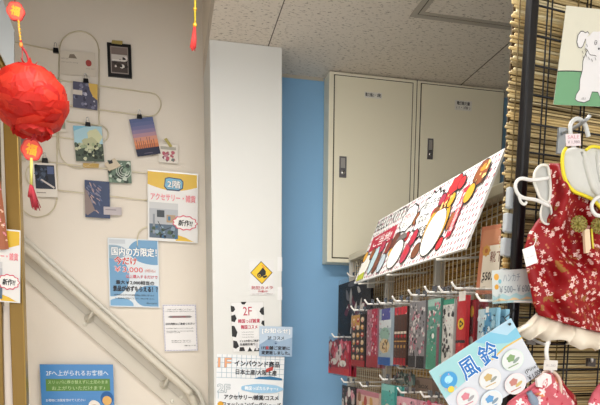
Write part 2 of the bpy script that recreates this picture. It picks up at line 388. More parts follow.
def clip(x, y, r=1.0, col='#17171a', label=None):
    t = thing('binder_clip', wp.at(x, y, .016), label, 'binder clip', 'binder clips on the wires')
    s_ = .0045*r; c = wp.at(x, y, .016); m = M(col, .3, .2)
    q = MB(); v = [c+V3((-.0115*r, .0, -.009*r)), c+V3((.0115*r, 0, -.009*r)), c+V3((.0095*r, 0, .008*r)), c+V3((-.0095*r, 0, .008*r))]
    q.slab([p-V3((0, .006, 0)) for p in v], (0, -1, 0), .012, m); q.build('clamp', t)
    q = MB(); q.tube([c+V3((-.006*r, -.007, .008*r)), c+V3((-.004*r, -.009, .022*r)), c+V3((0, -.010, .026*r)), c+V3((.004*r, -.009, .022*r)), c+V3((.006*r, -.007, .008*r))], .0013, M('#b9b9b9', .25, .9), 6, sub=3)
    q.build('wire_handle', t)
rnd = random.Random(3)
def card(tl, tr, bl, base, label, cat='photo', name='photo_print', off=.018, grp='photos on the wire display'):
    s_ = sheet_px(tl, tr, bl, wp, M(base, .45), .0008, off=off); s_._l = (name, label, cat, grp); return s_
def fin(s_): n, l, c, g_ = s_._l; return tag(s_.mb.build(n), l, c, g_)
# black framed photo
t = thing('picture_frame', wp.at(119, 77), 'small black framed photo taped near the top of the left wall', 'picture frame')
s_ = sheet_px((106.8, 42), (130.8, 44.5), (108.5, 76), wp, M('#141416', .4), .010, off=.012); s_.mb.build('frame', t, bevel=.001)
i_ = Sheet(s_.pt(.13, .1, .0005), s_.U, s_.D, s_.w*.74, s_.h*.8, M('#9a8f88', .4), .0005)
i_.rect(.05, .04, .95, .3, M('#7e6f69')); i_.rect(.05, .3, .95, .55, M('#c9c2bb')); i_.rect(.05, .55, .95, .96, M('#4c423e'))
i_.scatter(14, .1, .35, .9, .75, [M('#6b5f5a'), M('#e3ddd6'), M('#332d2a')], .09, rnd); i_.rect(.1, .48, .9, .53, M('#ded9d2'))
i_.mb.build('print', t)
MB().slab([wp.at(x, y, .0135) for x, y in ((112, 40), (122.5, 41), (122, 44.5), (111.5, 43.2))], (0, -1, 0), .0135, M('#a79555', .5)).build('masking_tape', t)
# starry card
s_ = card((73, 81), (97.6, 84.5), (72.5, 107), '#8a8ba0', 'night sky card with a yellow corner on the upper wire')
s_.rect(0, 0, 1, 1, M('#54546a')).scatter(30, .05, .05, .95, .95, [M('#7d7c93'), M('#c3c1cf'), M('#3c3b50'), M('#9a98ad')], .06, rnd)
s_.poly([(.62, 0), (1, 0), (1, .62), (.82, .5), (.68, .25)], M('#d9b45a')); s_.rect(0, .32, .38, .5, M('#d9cfc4')); fin(s_); clip(86, 81, label='black binder clip on top of the night sky card')
# blue sky plant photo
s_ = card((73, 125.5), (101.5, 126.5), (75.5, 161), '#a8c3cf', 'tall photo of pale plants against a turquoise sky')
s_.rect(0, 0, 1, .5, M('#7fb7cf')); s_.poly([(0, .15), (.5, 0), (1, 0), (1, .5), (0, .55)], M('#a9cdd8')); s_.rect(0, .5, 1, 1, M('#4a5648'))
s_.ell(.72, .3, .26, .22, M('#cfd0a8'), 14, .12, 5).ell(.55, .5, .3, .18, M('#b7b993'), 14, .15, 5)
s_.scatter(50, .05, .5, .95, .95, [M('#2f3b33'), M('#566353'), M('#9aa684'), M('#c7c9a9'), M('#20291f')], .06, rnd); fin(s_); clip(88, 124.5, label='black binder clip on top of the turquoise sky photo')
# sunset
s_ = card((129, 119.5), (152.5, 116.5), (136, 157), '#4f5a86', 'tilted sunset photo with a purple sky and dark grass')
for k, cc in enumerate(('#56648f', '#626b95', '#74739a', '#8d7d9c', '#b08a97', '#d0937f', '#dd9066', '#c9784f')): s_.e = .0001+k*.00002; s_.rect(0, k*.1, 1, k*.1+.105, M(cc))
s_.rect(0, .8, 1, 1, M('#232740'))
for k in range(9): x = .1+k*.09; s_.line([(x, .82), (x+rnd.uniform(-.02, .03), rnd.uniform(.5, .66))], .0018, M('#4a3547'))
s_.ell(.5, .94, .2, .01, M('#6c6378')); fin(s_); clip(139.5, 117, label='black binder clip holding the sunset photo')
# tiny flower card with tape
s_ = card((158.5, 143.2), (178, 145), (158, 162), '#ddd6ca', 'small white card with a red and grey blossom print, taped on')
s_.rect(.1, .14, .9, .3, M('#aaa69a')); s_.scatter(22, .2, .38, .8, .85, [M('#b85d6b'), M('#7b4a5a'), M('#e9dfdd'), M('#6b7570'), M('#c58c95')], .08, rnd)
s_.poly([(.28, -.25), (.42, -.32), (.72, .1), (.58, .18)], M('#b0a45c')); fin(s_)
tag(MB().slab([wp.at(x, y, .0165) for x, y in ((151, 151.5), (157.5, 149), (158, 153), (152, 155))], (0, -1, 0), .0165, M('#8f8577', .4)).build('masking_tape'), 'short grey tape strip on the wall beside the sunset photo', 'tape')
# green pattern photo
s_ = card((107.5, 160), (130.5, 161), (108, 182.5), '#5c7360', 'small green photo with pale swirls under a beige clip')
s_.scatter(26, .05, .05, .95, .95, [M('#3c5244'), M('#869b86'), M('#c7d0c2'), M('#2b3a31')], .09, rnd)
for rr in (.14, .24, .33): s_.line([(.68+rr*math.cos(a), .45+rr*math.sin(a)) for a in [i*.5 for i in range(10)]], .003, M('#c9d2c6'))
fin(s_)
q = MB(); q.slab([wp.at(x, y, .026) for x, y in ((104.5, 163.5), (114.5, 158), (121, 166), (109, 171))], (0, -1, 0), .007, M('#cbbda4', .5)); q.slab([wp.at(x, y, .0265) for x, y in ((108, 161.5), (112, 159.7), (113, 163), (109, 164.3))], (0, -1, 0), .001, INK)
tag(q.build('paper_clip_tag'), 'beige paper tag folded over the corner of the green photo', 'paper tag')
# navy feather photo + label
s_ = card((84.5, 179.8), (109.5, 181.8), (85.5, 217), '#2e3f63', 'navy photo with pinkish feathery streaks, lowest on the display')
for k in range(44):
    x = rnd.uniform(.05, .6); y = rnd.uniform(.08, .85); s_.e = .0005+.00002*k; s_.ell(x+.1*rnd.random(), y, .10, .018, M(rnd.choice(['#7b7f95', '#b39a94', '#5e6a8c', '#8b7f8c', '#414e70'])), 8, 0, 0, .9+rnd.uniform(-.3, .3))
s_.e = .002; s_.poly([(0, .2), (.25, .55), (.4, .8), (.1, .95), (0, .9)], M('#8c7c78')); fin(s_)
s_ = sheet_px((103.5, 206.5), (121.5, 207.5), (103.5, 214.5), wp, M('#b9b0b2', .5), .0006, off=.021)
s_.rect(.1, .3, .7, .42, M('#8a8287')); tag(s_.mb.build('caption_card'), 'little pale grey caption card over the navy photo', 'card')
# polaroid
s_ = card((32, 162.5), (55.5, 163.5), (30.5, 196.5), '#e4ddd2', 'white polaroid with dark leaves and a pale streak, hanging left')
s_.rect(.08, .06, .93, .76, M('#2d3444')).scatter(26, .12, .1, .6, .6, [M('#1c222c'), M('#4d5a70'), M('#354052')], .08, rnd)
s_.rect(.62, .1, .9, .32, M('#55638a')); s_.poly([(.3, .5), (.36, .47), (.9, .7), (.86, .75)], M('#cfc9c4')); s_.rect(.1, .86, .5, .89, M('#a29a8e')); fin(s_); clip(45, 160.5, 1.1, label='black binder clip on top of the polaroid')
s_ = card((51, 104), (65.5, 105), (51, 131), '#ded6c8', 'pale card half hidden behind the right edge of the lantern')
s_.rect(.1, .3, .9, .9, M('#a9a696')).rect(.3, .55, .9, .85, M('#8d927f')); fin(s_)
s_ = card((14, 131), (26.5, 133), (14, 160), '#c3bba5', 'drab olive card half hidden behind the golden post')
s_.rect(.2, .1, .95, .55, M('#6b6f6c')).rect(.2, .6, .9, .8, M('#9c967d')); fin(s_)
clip(56, 50.5, label='black binder clip hanging empty on the short straight wire')
s_ = sheet_px((59.5, 50), (95, 53), (59.5, 74), wp, M('#d5cbbb', .6), .0006, off=.010)
s_.text('HAPPY DAY', .03, .30, .24, .36, M('#9a8f80'), .01); s_.poly([(.24, .3), (.28, .14), (.4, .12), (.48, .3)], M('#857868')); s_.text('thank you for coming', .03, .44, .5, .52, M('#a89d8d'), 0)
s_.ell(.8, .45, .085, .14, M('#a8443c'), 18).text('shop card', .72, .66, .95, .72, M('#9a8f80'), 0)
tag(s_.mb.build('shop_card'), 'cream card with a red round mark inside the topmost wire loop', 'card')
q = MB(); q.slab([wp.at(x, y, .014) for x, y in ((83, 163), (99, 163.5), (98.5, 168), (83, 167.5))], (0, -1, 0), .004, M('#b39243', .45)); tag(q.build('wooden_peg'), 'small golden brown peg on the wire below the turquoise sky photo', 'peg')
# ================================================================== posters on the left wall
LAM = M('#e6e6e3', .18)
def accessory_poster(s_, r2):
    yel = M('#dfb51e', .35); s_.rect(.02, .02, .98, .98, M('#e8e6e3', .35))
    s_.poly([(.0, .02), (.98, .02), (.98, .16)]+[(.98-.98*i/10, .20-.0+.07*math.sin(math.pi*i/10)) for i in range(11)], yel)
    s_.poly([(.55, .985), (.6, .9), (.75, .93), (.9, .98), (.96, .985)], yel)
    s_.poly([(.34, .10), (.42, .08), (.66, .09), (.71, .13), (.70, .23), (.62, .27), (.38, .27), (.32, .22)], M('#24405c', .4))
    s_.poly([(.36, .11), (.43, .095), (.65, .105), (.69, .14), (.68, .22), (.61, .25), (.39, .25), (.34, .21)], M('#6fb0cf', .4))
    s_.text('2階', .39, .125, .65, .23, WHITE, .03, out=M('#24405c'), ob=.09)
    s_.text('アクセサリー・雑貨', .06, .32, .95, .42, M('#e7868e', .5), .03, out=M('#f7dfe0'), ob=.07)
    # the printed shop photo
    s_.rect(.03, .45, .60, .96, M('#b9bcc0')); s_.rect(.03, .45, .60, .54, M('#cfd0d0')); s_.rect(.03, .76, .6, .96, M('#5e6f80'))
    s_.rect(.18, .56, .33, .66, M('#444a50')).rect(.37, .62, .55, .73, M('#b59c7e')).rect(.40, .64, .45, .70, M('#4b7a9c')).rect(.1, .62, .14, .9, M('#8f959b'))
    s_.scatter(22, .06, .8, .57, .94, [M('#2a3138'), M('#3f6b8d'), M('#8aa0b2'), M('#465a46')], .035, r2); s_.line([(.2, .72), (.3, .85), (.45, .8)], .003, M('#30363c'))
    s_.ell(.74, .72, .245, .105, M('#d9566e'), 48, .07, 11); s_.ell(.74, .72, .225, .09, M('#f3f1ee'), 48, .07, 11)
    s_.text('新作!!', .6, .68, .88, .765, BLACK, .05, shear=.02)
s_ = sheet_px((147.5, 169.5), (198, 174), (147.2, 240), wp, LAM, .0012, off=.016)
accessory_poster(s_, random.Random(1))
tag(s_.mb.build('poster'), 'yellow and white poster with a pink speech bubble between the wires and the pillar', 'poster')
s_ = sheet_px((107.5, 237.5), (158.3, 240), (109.5, 306.5), wp, M('#d9e0e4', .25), .0012, off=.012)
bl = M('#6b9cc2', .4)
s_.ell(.05, .55, .36, .30, bl, 40, clamp=True, keep=True); s_.ell(.92, .17, .52, .20, bl, 40, clamp=True, keep=True); s_.ell(.86, .84, .36, .17, bl, 40, clamp=True, keep=True); s_.ell(.22, .97, .26, .10, M('#7fb0d6'), 40, clamp=True)
s_.rect(.02, .02, .34, .08, M('#c6cdd2')); s_.ell(.1, .2, .28, .1, M('#93adbf'), 30, clamp=True)
s_.text('国内の方限定！', .07, .13, .96, .25, WHITE, .04, out=M('#3f6f97'), ob=.09)
s_.text('今だけ', .12, .27, .56, .38, M('#c63a3a'), .05, out=WHITE, ob=.10)
s_.text('￥3,000', .12, .41, .68, .50, M('#d4646a'), .03, out=WHITE, ob=.10); s_.text('(税込)', .72, .43, .93, .49, M('#c25a5a'), .02, out=WHITE, ob=.08)
s_.text('以上購入するだけで', .34, .525, .97, .575, M('#c0415a'), .03, out=M('#f0dede'), ob=.08)
s_.text('最大￥2,000相当の', .14, .61, .9, .67, INK, .05); s_.text('景品が必ずもらえる！？', .08, .69, .97, .77, INK, .06)
s_.text('※対象商品を含む合計金額が税込の場合に限ります', .1, .81, .9, .835, INK, .01); s_.text('※一部対象外の商品がございます。予めご了承ください', .12, .86, .9, .885, INK, .01); s_.text('@instagram', .74, .925, .95, .95, INK, .02)
tag(s_.mb.build('poster'), 'light blue campaign poster with a red headline taped above the handrail', 'poster')
s_ = sheet_px((162.3, 304.5), (196, 304.3), (164.5, 351.5), wp, M('#e9e6e4', .3), .0012, off=.010)
pd = M('#8d86b3')
for i in range(22):
    e = s_.e
    for x, y in ((.03+i*.045, .02), (.03+i*.045, .98)): s_.e = e; s_.ell(x, y, .014, .010, pd, 6)
for i in range(30):
    e = s_.e
    for x in (.025, .975): s_.e = e; s_.ell(x, .02+i*.033, .014, .010, pd, 6)
s_.e = .0012
s_.text('お客様へのお知らせとお願いごとがございます', .14, .095, .86, .12, INK, .01); s_.text('いつもご来店いただきまして誠にありがとうございます', .06, .135, .94, .16, INK, .01)
s_.poly([(.14, .265), (.22, .24), (.8, .24), (.87, .265), (.8, .285), (.22, .285)], M('#84807f')); s_.text('当店からのお願い', .28, .25, .72, .28, M('#b04a55'), .03)
s_.text('店内撮影はご遠慮ください', .07, .39, .93, .435, INK, .05)
for y, x1_ in ((.5, .9), (.56, .9), (.59, .5)): s_.text('他のお客様の迷惑になりますのでご協力をお願い', .08, y, x1_, y+.02, INK, .01)
for y in (.76, .795): s_.text('何卒ご理解のほど宜しくお願いいたします', .22, y, .8, y+.02, INK, .01)
s_.text('店舗スタッフ一同', .6, .87, .93, .895, INK, .03)
tag(s_.mb.build('notice_sheet'), 'white notice with a dotted purple border beside the pillar', 'notice')
s_ = sheet_px((39.6, 364.3), (113, 364.5), (42, 420), wp, M('#3f85c4', .35), .0012, off=.036)
s_.text('2Fへ上がられるお客様へ', .08, .105, .93, .205, M('#e6edf2'), .02)
s_.rect(.07, .26, .95, .48, M('#5f8a3c')); s_.text('スリッパに履き替えずに土足のまま', .1, .285, .92, .35, M('#bfd6a2'), .01); s_.text('お上がりいただけます♪', .15, .39, .88, .46, M('#bfd6a2'), .01)
s_.text('お荷物にお気を付けてください', .06, .62, .6, .67, WHITE, .01); s_.text('ゆっくりご覧くださいませ', .06, .73, .55, .78, WHITE, .01)
s_.ell(.9, .62, .09, .13, M('#1f5f9e'), 24); s_.ell(.9, .66, .065, .085, M('#e2b266'), 24)
s_.ell(.72, .77, .085, .12, M('#efe9df'), 24, .04, 3); s_.ell(.72, .8, .055, .07, M('#d7a45a'), 24)
s_.ell(.88, .86, .07, .1, M('#e8e2d6'), 20)
tag(s_.mb.build('sign'), 'blue sign with white heading and green band, below the handrail', 'sign')
# ================================================================== signs on the pillar
pp = PY_(YP)
s_ = sheet_px((248.5, 260), (273.5, 260), (248.5, 295.3), pp, M('#dcdcda', .25), .0012, off=.002)
cx, cy, a_ = .5, .36, .45
def dia(r): h_ = r*s_.w/s_.h; return [(cx, cy-h_), (cx+r, cy), (cx, cy+h_), (cx-r, cy)]
s_.poly(dia(a_), BLACK); s_.poly(dia(a_-.035), M('#e5bb12', .35)); s_.poly(dia(a_-.07), M('#e9c21a', .35))
s_.poly([(.34, .40), (.56, .21), (.68, .32), (.66, .42), (.48, .48)], M('#1c2421')); s_.ell(.42, .43, .10, .075, BLACK, 18).ell(.41, .44, .055, .04, M('#c4a21a'), 14).ell(.41, .44, .03, .022, BLACK, 10)
s_.poly([(.5, .15), (.55, .13), (.66, .23), (.6, .25)], M('#d8913a')); s_.poly([(.52, .47), (.7, .43), (.72, .48), (.58, .52)], BLACK)
s_.text('防犯カメラ', .08, .74, .93, .835, M('#b8434c'), .03).text('作動中', .33, .865, .72, .925, M('#b8434c'), .03).text('SECURITY CAMERA', .08, .955, .92, .975, M('#8a6a6a'), .01)
tag(s_.mb.build('warning_sign'), 'security camera warning sign with a yellow diamond on the pillar', 'sign')
s_ = sheet_px((230.5, 302), (263.6, 301.5), (231.5, 352.5), pp, M('#dfdfdd', .3), .0012, off=.002)
s_.frame(.0, .0, 1, 1, .02, M('#cfcfcb'))
for pts in ([(0,.07),(.1,.09),(.13,.15),(.06,.2),(0,.19)], [(0,.27),(.12,.25),(.16,.33),(.1,.4),(0,.38)], [(0,.47),(.08,.47),(.17,.6),(.12,.7),(0,.68)], [(1,.1),(.9,.14),(.86,.2),(.93,.26),(1,.27)], [(1,.38),(.93,.38),(.9,.44),(1,.5)], [(.03,.76),(.14,.78),(.2,.88),(.1,.93),(.02,.9)], [(.3,.0),(.48,.0),(.42,.055),(.34,.05)], [(.2,.98),(.22,.9),(.34,.9),(.38,.98)], [(.45,.99),(.52,.9),(.6,.99)], [(.64,.99),(.68,.93),(.85,.93),(.9,.99)]):
    e = s_.e; s_.poly(pts, BLACK); s_.e = e
s_.e = .001
s_.ell(.5, .43, .34, .36, M('#e4e4e2'), 30, .03, 9)
s_.text('2F', .36, .10, .63, .27, M('#b83a52'), .02).text('韓国っぽ雑貨', .2, .34, .86, .42, M('#b83a52'), .05).text('韓国コスメ', .28, .46, .78, .54, M('#b83a52'), .05)
for i in range(3): s_.text('Korean goods & beauty', .3, .59+i*.05, .66, .615+i*.05, M('#77777a'), 0)
s_.text('インスタ見てご来店で', .22, .755, .85, .80, INK, .05).text('全員割引有り!', .22, .82, .72, .87, INK, .05); s_.rect(.7, .83, .78, .97, M('#c9c9cc'))
tag(s_.mb.build('poster'), 'white poster with black cow blotches and a red 2F on the pillar', 'poster')
s_ = sheet_px((217, 354), (284.5, 356.8), (216.5, 425), pp, M('#e4e7e8', .3), .0012, off=.0012)
gl = M('#a3b8c4')
for i in range(1, 14): e = s_.e; s_.rect(i/14, 0, i/14+.008, .33, gl); s_.e = e
for i in range(5): e = s_.e; s_.rect(0, .04+i*.07, 1, .047+i*.07, gl); s_.e = e
s_.up(); s_.text('1F', .02, .05, .21, .18, M('#e4a77a'), .05, out=M('#7fa5bf'), ob=.10)
s_.poly([(.55, .33), (.62, .3), (.8, .285), (.97, .31), (.98, .34)], M('#2a6f9c')); s_.poly([(.73, .18), (.84, .14), (.83, .2), (.72, .235)], M('#b8433c'))
s_.text('インバウンド商品', .26, .075, .93, .155, INK, .06); s_.text('日本土産/大阪土産', .28, .20, .89, .275, INK, .04)
s_.text('2F', .02, .42, .2, .53, M('#dbe0e2'), .04, out=M('#7e9199'), ob=.11)
s_.ell(.68, .465, .32, .065, M('#9cc8e6'), 30, .03, 7); s_.text('韓国っぽカルチャー♪', .42, .435, .92, .49, M('#f4f7f8'), .03)
for i in range(4): e = s_.e; s_.rect(.03+i*.3, .52, .038+i*.3, .62, gl); s_.e = e
s_.ell(.07, .70, .045, .04, M('#d9a22c'), 16)
s_.text('アクセサリー/雑貨/コスメ', .12, .56, .93, .63, INK, .05); s_.text('ファッション/バッグ/シューズ', .10, .665, .97, .735, INK, .04); s_.text('キャラクターグッズ', .12, .78, .9, .85, INK, .04)
tag(s_.mb.build('floor_guide'), 'white floor guide with a blue grid and mountain at the foot of the pillar', 'sign')
s_ = sheet_px((259.5, 326), (292.5, 327), (258.5, 356), pp, M('#9bb4cc', .25), .0012, off=.006)
s_.poly([(0, 0), (1, 0), (1, .35), (.6, .5), (.3, .4), (0, .62)], M('#b9cbdc')); s_.poly([(0, .62), (.3, .4), (.5, .5), (.4, 1), (0, 1)], M('#8ba6c0'))
s_.text('[お知らせ]', .08, .06, .93, .25, WHITE, .04, out=M('#7f9cb8'), ob=.08).text('2F コスメ', .25, .33, .75, .44, INK, .04).text('↓', .46, .49, .54, .6, M('#33507a'), .04)
s_.text('1F店舗ご変更に', .07, .66, .93, .78, INK, .05).text('変更致しました。', .07, .82, .93, .94, INK, .05); s_.rect(.2, .67, .28, .77, M('#b04a55'))
tag(s_.mb.build('notice_sheet'), 'pale blue square notice stuck over the right corner of the cow print poster', 'notice')
for i, (y0_, y1_) in enumerate(((257, 271), (287, 300))):
    p_ = pp.at(280, y0_); p2 = pp.at(280, y1_)
    tag(MB().box((.470, YP-.0012, p2.z), (.4885, YP, p_.z), M('#e2e3e2', .3)).box((.4875, YP-.0012, p2.z), (.4892, YP+.012, p_.z), M('#e2e3e2', .3)).build('tape_strip'), 'white tape strip wrapped over the pillar edge, '+('upper' if i == 0 else 'lower')+' of the two', 'tape', 'tape strips on the pillar edge')
# ================================================================== left rack, its poster, lantern and charms
YG = 2.55; gp = PY_(YG); goldm = M('#7d5f1c', .35, .35, bump=.05); gold_lit = M('#a88a45', .35, .4)
t = thing('display_rack', gp.at(15, 500), 'golden brown metal display rack standing at the left edge', 'display rack')
def post(xa, ya, xb, yb, w_, d=.045, mm=goldm, nm='post'):
    a = gp.at(xa, ya); b_ = gp.at(xb, yb); k = (0-b_.z)/(b_.z-a.z) if nm == 'post' else 0; b2 = b_+(b_-a)*k
    q = MB(); vs_ = []
    for p in (a, b2):
        for sx, sy in ((-w_/2, 0), (w_/2, 0), (w_/2, d), (-w_/2, d)): vs_.append(V3((p.x+sx, p.y+sy, p.z)))
    q.add(vs_, [(0, 1, 2, 3), (7, 6, 5, 4), (0, 4, 5, 1), (1, 5, 6, 2), (2, 6, 7, 3), (3, 7, 4, 0)], mm); return q.build(nm, t, bevel=.003)
post(8.5, 72, 19.5, 405, .050); post(15.2, 76, 25.8, 405, .006, .05, gold_lit, 'lit_edge'); post(-7, 60, 1, 405, .02)  # thin lighter strip paints the highlight on the post's right face
q = MB(); q.tube([gp.at(-12, 38, .01), gp.at(9, 78, .01)], .011, goldm, 8); q.build('brace', t)
q = MB(); q.slab([gp.at(3.5, 306, -.02), gp.at(13, 306, -.02), gp.at(15.5, 460, -.02), gp.at(3.5, 460, -.02)], (0, -1, 0), .01, M('#e1d5c9', .5)); q.build('side_panel', t)
tag(MB().slab([gp.at(*p, .06) for p in ((-30, -30), (0, -4), (3.5, 2), (14, 30), (14, 76), (9, 72), (0, 52), (-30, 50))], (0, -1, 0), .012, M('#cfd6d8', .4)).build('header_board'), 'white board with a slanting edge at the top left corner', 'board')
s_ = sheet_px((-25, 226), (20.5, 230.5), (-22, 300), gp, LAM, .0012, off=.02)
accessory_poster(s_, random.Random(1)); tag(s_.mb.build('poster'), 'yellow and white poster with a pink speech bubble fixed to the golden post', 'poster')
# orange patterned pack
s_ = sheet_px((-25, 163), (-6, 163), (-23, 250), gp, M('#a9603c', .4), .008, off=.035)
s_.scatter(60, .05, .05, .95, .95, [M('#e8c0a8'), M('#d98a94'), M('#a23a2c'), M('#e8dcd8'), M('#8fa0b0')], .075, rnd)
s_.poly([(1.0, .0), (1.22, .22), (1.2, 1.0), (1, 1)], M('#a05a38')); s_.scatter(14, 1.0, .25, 1.18, .95, [M('#e8c0a8'), M('#d98a94'), M('#e8dcd8')], .06, rnd)
tag(s_.mb.build('patterned_pack'), 'orange patterned packet hanging on the rack at the left edge', 'packet')
# lantern
YN = 1.95; lp = PY_(YN); LC = lp.at(31, 101); R0 = .098
red = M('#d42a1c', .55, trans=.35); red2 = M('#e23c28', .55, trans=.35); red3 = M('#c8221a', .6, trans=.3)
t = thing('paper_lantern', LC-V3((0, 0, R0)), 'large round red tissue paper lantern hanging at upper left', 'lantern')
rl = random.Random(11); body = MB(); nn = []
for i in range(46):
    z = 1-2*(i+.5)/46; a = i*2.39996; rr = math.sqrt(1-z*z); nn.append(V3((rr*math.cos(a)+rl.uniform(-.15, .15), rr*math.sin(a)+rl.uniform(-.15, .15), z+rl.uniform(-.12, .12))).normalized())
ru, rv = 48, 30; vv = []; ff = []
for i in range(rv+1):
    ph = math.pi*i/rv
    for j in range(ru):
        th = 2*math.pi*j/ru; d = V3((math.sin(ph)*math.cos(th), math.sin(ph)*math.sin(th), math.cos(ph)))
        k = min(1/max(.2, d.dot(n_)) for n_ in nn); e_ = d*R0*.92*min(1.06, k); vv.append(LC+V3((e_.x*1.04, e_.y*1.04, e_.z*.95)))
for i in range(rv):
    for j in range(ru): ff.append((i*ru+j, (i+1)*ru+j, (i+1)*ru+(j+1) % ru, i*ru+(j+1) % ru))
body.add(vv, ff, red)
for i in range(64):
    n_ = nn[i % 46] if i < 46 else V3((rl.uniform(-1, 1), rl.uniform(-1, 0), rl.uniform(-.9, .9))).normalized()
    a1 = n_.orthogonal().normalized(); a2 = n_.cross(a1); upv = V3((rl.uniform(-.6, .6), rl.uniform(-.6, .6), 1)); b2 = (upv-n_*upv.dot(n_)).normalized(); b1 = b2.cross(n_); sz = R0*rl.uniform(.45, .68); vv = []; ff = []
    for p_ in range(6):
        for q_ in range(6):
            u, v = p_/5*2-1, q_/5*2-1; wd = 1-.55*max(0, v)**2
            lift = .90+.10*((v+1)/2)**1.6-.05*(u*u)*(1-v)*.5+.02*abs(u)*(v > .5)
            pt = (n_*R0 + b1*u*sz*wd + b2*v*sz).normalized()*R0*lift*rl.uniform(.995, 1.005); vv.append(LC+V3((pt.x*1.04, pt.y*1.04, pt.z*.95)))
    for p_ in range(5):
        for q_ in range(5): ff.append((p_*6+q_, (p_+1)*6+q_, (p_+1)*6+q_+1, p_*6+q_+1))
    body.add(vv, ff, rl.choice([red, red2, red2, red3]))
body.build('paper_ball', t)
fr = MB()
for i in range(14):
    a = 2*math.pi*i/14; d = V3((math.cos(a), math.sin(a), 0)); c0 = LC+d*R0*.50-V3((0, 0, R0*.72)); c1 = LC+d*R0*rl.uniform(.45, .60)-V3((0, 0, R0*rl.uniform(.86, .93))); s2 = V3((-d.y, d.x, 0))*.013
    fr.add([c0-s2, c0+s2, c1+s2*1.2, (c1+V3((0, 0, -.006))), c1-s2*1.2], [(0, 1, 2, 3, 4)], red3)
fr.build('paper_fringe', t); fr = MB()
for i in range(5):
    a = 2*math.pi*i/5; d = V3((math.cos(a), math.sin(a), 0)); c0 = LC+V3((0, 0, R0*.9))+d*.01; s2 = V3((-d.y, d.x, 0))*.01
    fr.add([c0-s2, c0+s2, c0+d*.014+V3((0, 0, .02))], [(0, 1, 2)], red2)
fr.build('paper_tuft', t)
crd = MB(); crd.tube([lp.at(28, 68), lp.at(28.5, 60), lp.at(26, 53), lp.at(21.5, 46), lp.at(20.8, 40)], .0032, M('#a8232c', .6), 8, sub=3)
crd.tube([lp.at(22, 68), lp.at(22.5, 60), lp.at(22, 47)], .0012, M('#b8333c', .6), 5); crd.build('cord', t)
def charm(c, r, m1, m2, nm, t, ch='福', pl=lp, rot=.25):
    """little flower-shaped charm with a raised gold character"""
    q = MB(); n_ = V3((0, -1, 0)); P = []
    for i in range(48):
        a = 2*math.pi*i/48; rr = r*(.94+.10*abs(math.cos(3*a))); P.append(c+V3((math.cos(a)*rr, 0, math.sin(a)*rr*1.05)))
    q.slab(P, n_, .006, m1)
    P2_ = [c+(p-c)*.86+n_*.0008 for p in P]; q.slab(P2_, n_, .001, M('#e8523a', .45))
    o = q.build(nm, t)
    ux = V3((math.cos(rot), 0, -math.sin(rot))); ud = V3((-math.sin(rot), 0, -math.cos(rot))); s_ = Sheet(c-ux*r*.5-ud*r*.52+V3((0, -.0016, 0)), ux, ud, r*1.0, r*1.04, m2, ground=False); s_.e = 0
    s_.text(ch, 0, 0, 1, 1, m2, .06); s_.mb.build('character', o)
gy = M('#f0a825', .4, .2); gm = M('#e8b33a', .35, .3)
t = thing('lucky_charm', lp.at(17, 10), 'red flower charm with a gold character on a gold cord, above the lantern', 'charm', 'hanging red charms')
charm(lp.at(15.5, 11), .0235, M('#c92a22', .45), gy, 'flower', t)
q = MB(); q.tube([lp.at(15, 2), lp.at(13, -30), lp.at(12, -130)], .0012, M('#c9302a'), 5); q.build('hanging_cord', t)
q = MB(); q.tube([lp.at(18.5, 20), lp.at(19, 30), lp.at(20.6, 41)], .0026, M('#d9a55a', .5), 6)
for i in range(6): q.ball(lp.at(18.7+i*.35, 22+i*3.6), .0036, gm, 8)
q.ball(lp.at(21, 45), .007, M('#d98a3a', .5), 10, (.8, .8, 1.1)); q.build('beaded_string', t)
t = thing('lucky_charm', lp.at(31, 208), 'red flower charm with a gold character and tassel, under the lantern', 'charm', 'hanging red charms')
charm(lp.at(31.5, 149.5), .0285, M('#c42620', .45), gy, 'flower', t)
q = MB(); q.tube([lp.at(37, 131), lp.at(33, 136), lp.at(31, 141)], .0024, M('#b0202a'), 6); q.tube([lp.at(33, 131), lp.at(36, 137), lp.at(33, 140)], .0016, M('#b0202a'), 6)
q.tube([lp.at(43, 131), lp.at(41.5, 137)], .0014, M('#b0202a'), 6); q.build('hanging_cord', t)
q = MB(); q.tube([lp.at(31.3, 158), lp.at(31.2, 185)], .0042, M('#c9c26a', .5), 8); q.tube([lp.at(31, 158), lp.at(31, 186)], .0016, M('#7f9a4a', .5), 6); q.build('reed_stem', t)
def tassel(c, dx, ln, r, m1, m2, t, top=None):
    q = MB(); rt = random.Random(5)
    for i in range(26):
        a = rt.uniform(0, 6.28); rr = r*math.sqrt(rt.random()); x, y = math.cos(a)*rr, math.sin(a)*rr
        q.tube([c+V3((x*.3, y*.3, 0)), c+V3((x*.8+dx*.4, y, -ln*.5)), c+V3((x+dx, y, -ln*rt.uniform(.85, 1)))], .0014, rt.choice([m1, m2]), 5)
    q.build('tassel', t)
tassel(lp.at(31.5, 186), .010, .068, .012, M('#b02a3a', .6), M('#8e1f30', .6), t)
tassel(lp.at(31.0, 184), -.002, .04, .008, M('#c03a45', .6), M('#a02535', .6), t)
t = thing('tassel_charm', lp.at(193.5, 48), 'small red tassel on a gold cord hanging at the top beside the pillar', 'charm', 'hanging red charms')
q = MB(); q.tube([lp.at(195.5, -160), lp.at(195.3, -20), lp.at(195, 24)], .003, M('#d8c23a', .4, .2), 8)
q.ball(lp.at(195, 9), .006, gm, 8); q.ball(lp.at(194.9, 25), .0065, gm, 10); q.build('gold_cord', t)
tassel(lp.at(194.6, 27), -.006, .066, .0085, M('#e0463e', .6), M('#c93038', .6), t)
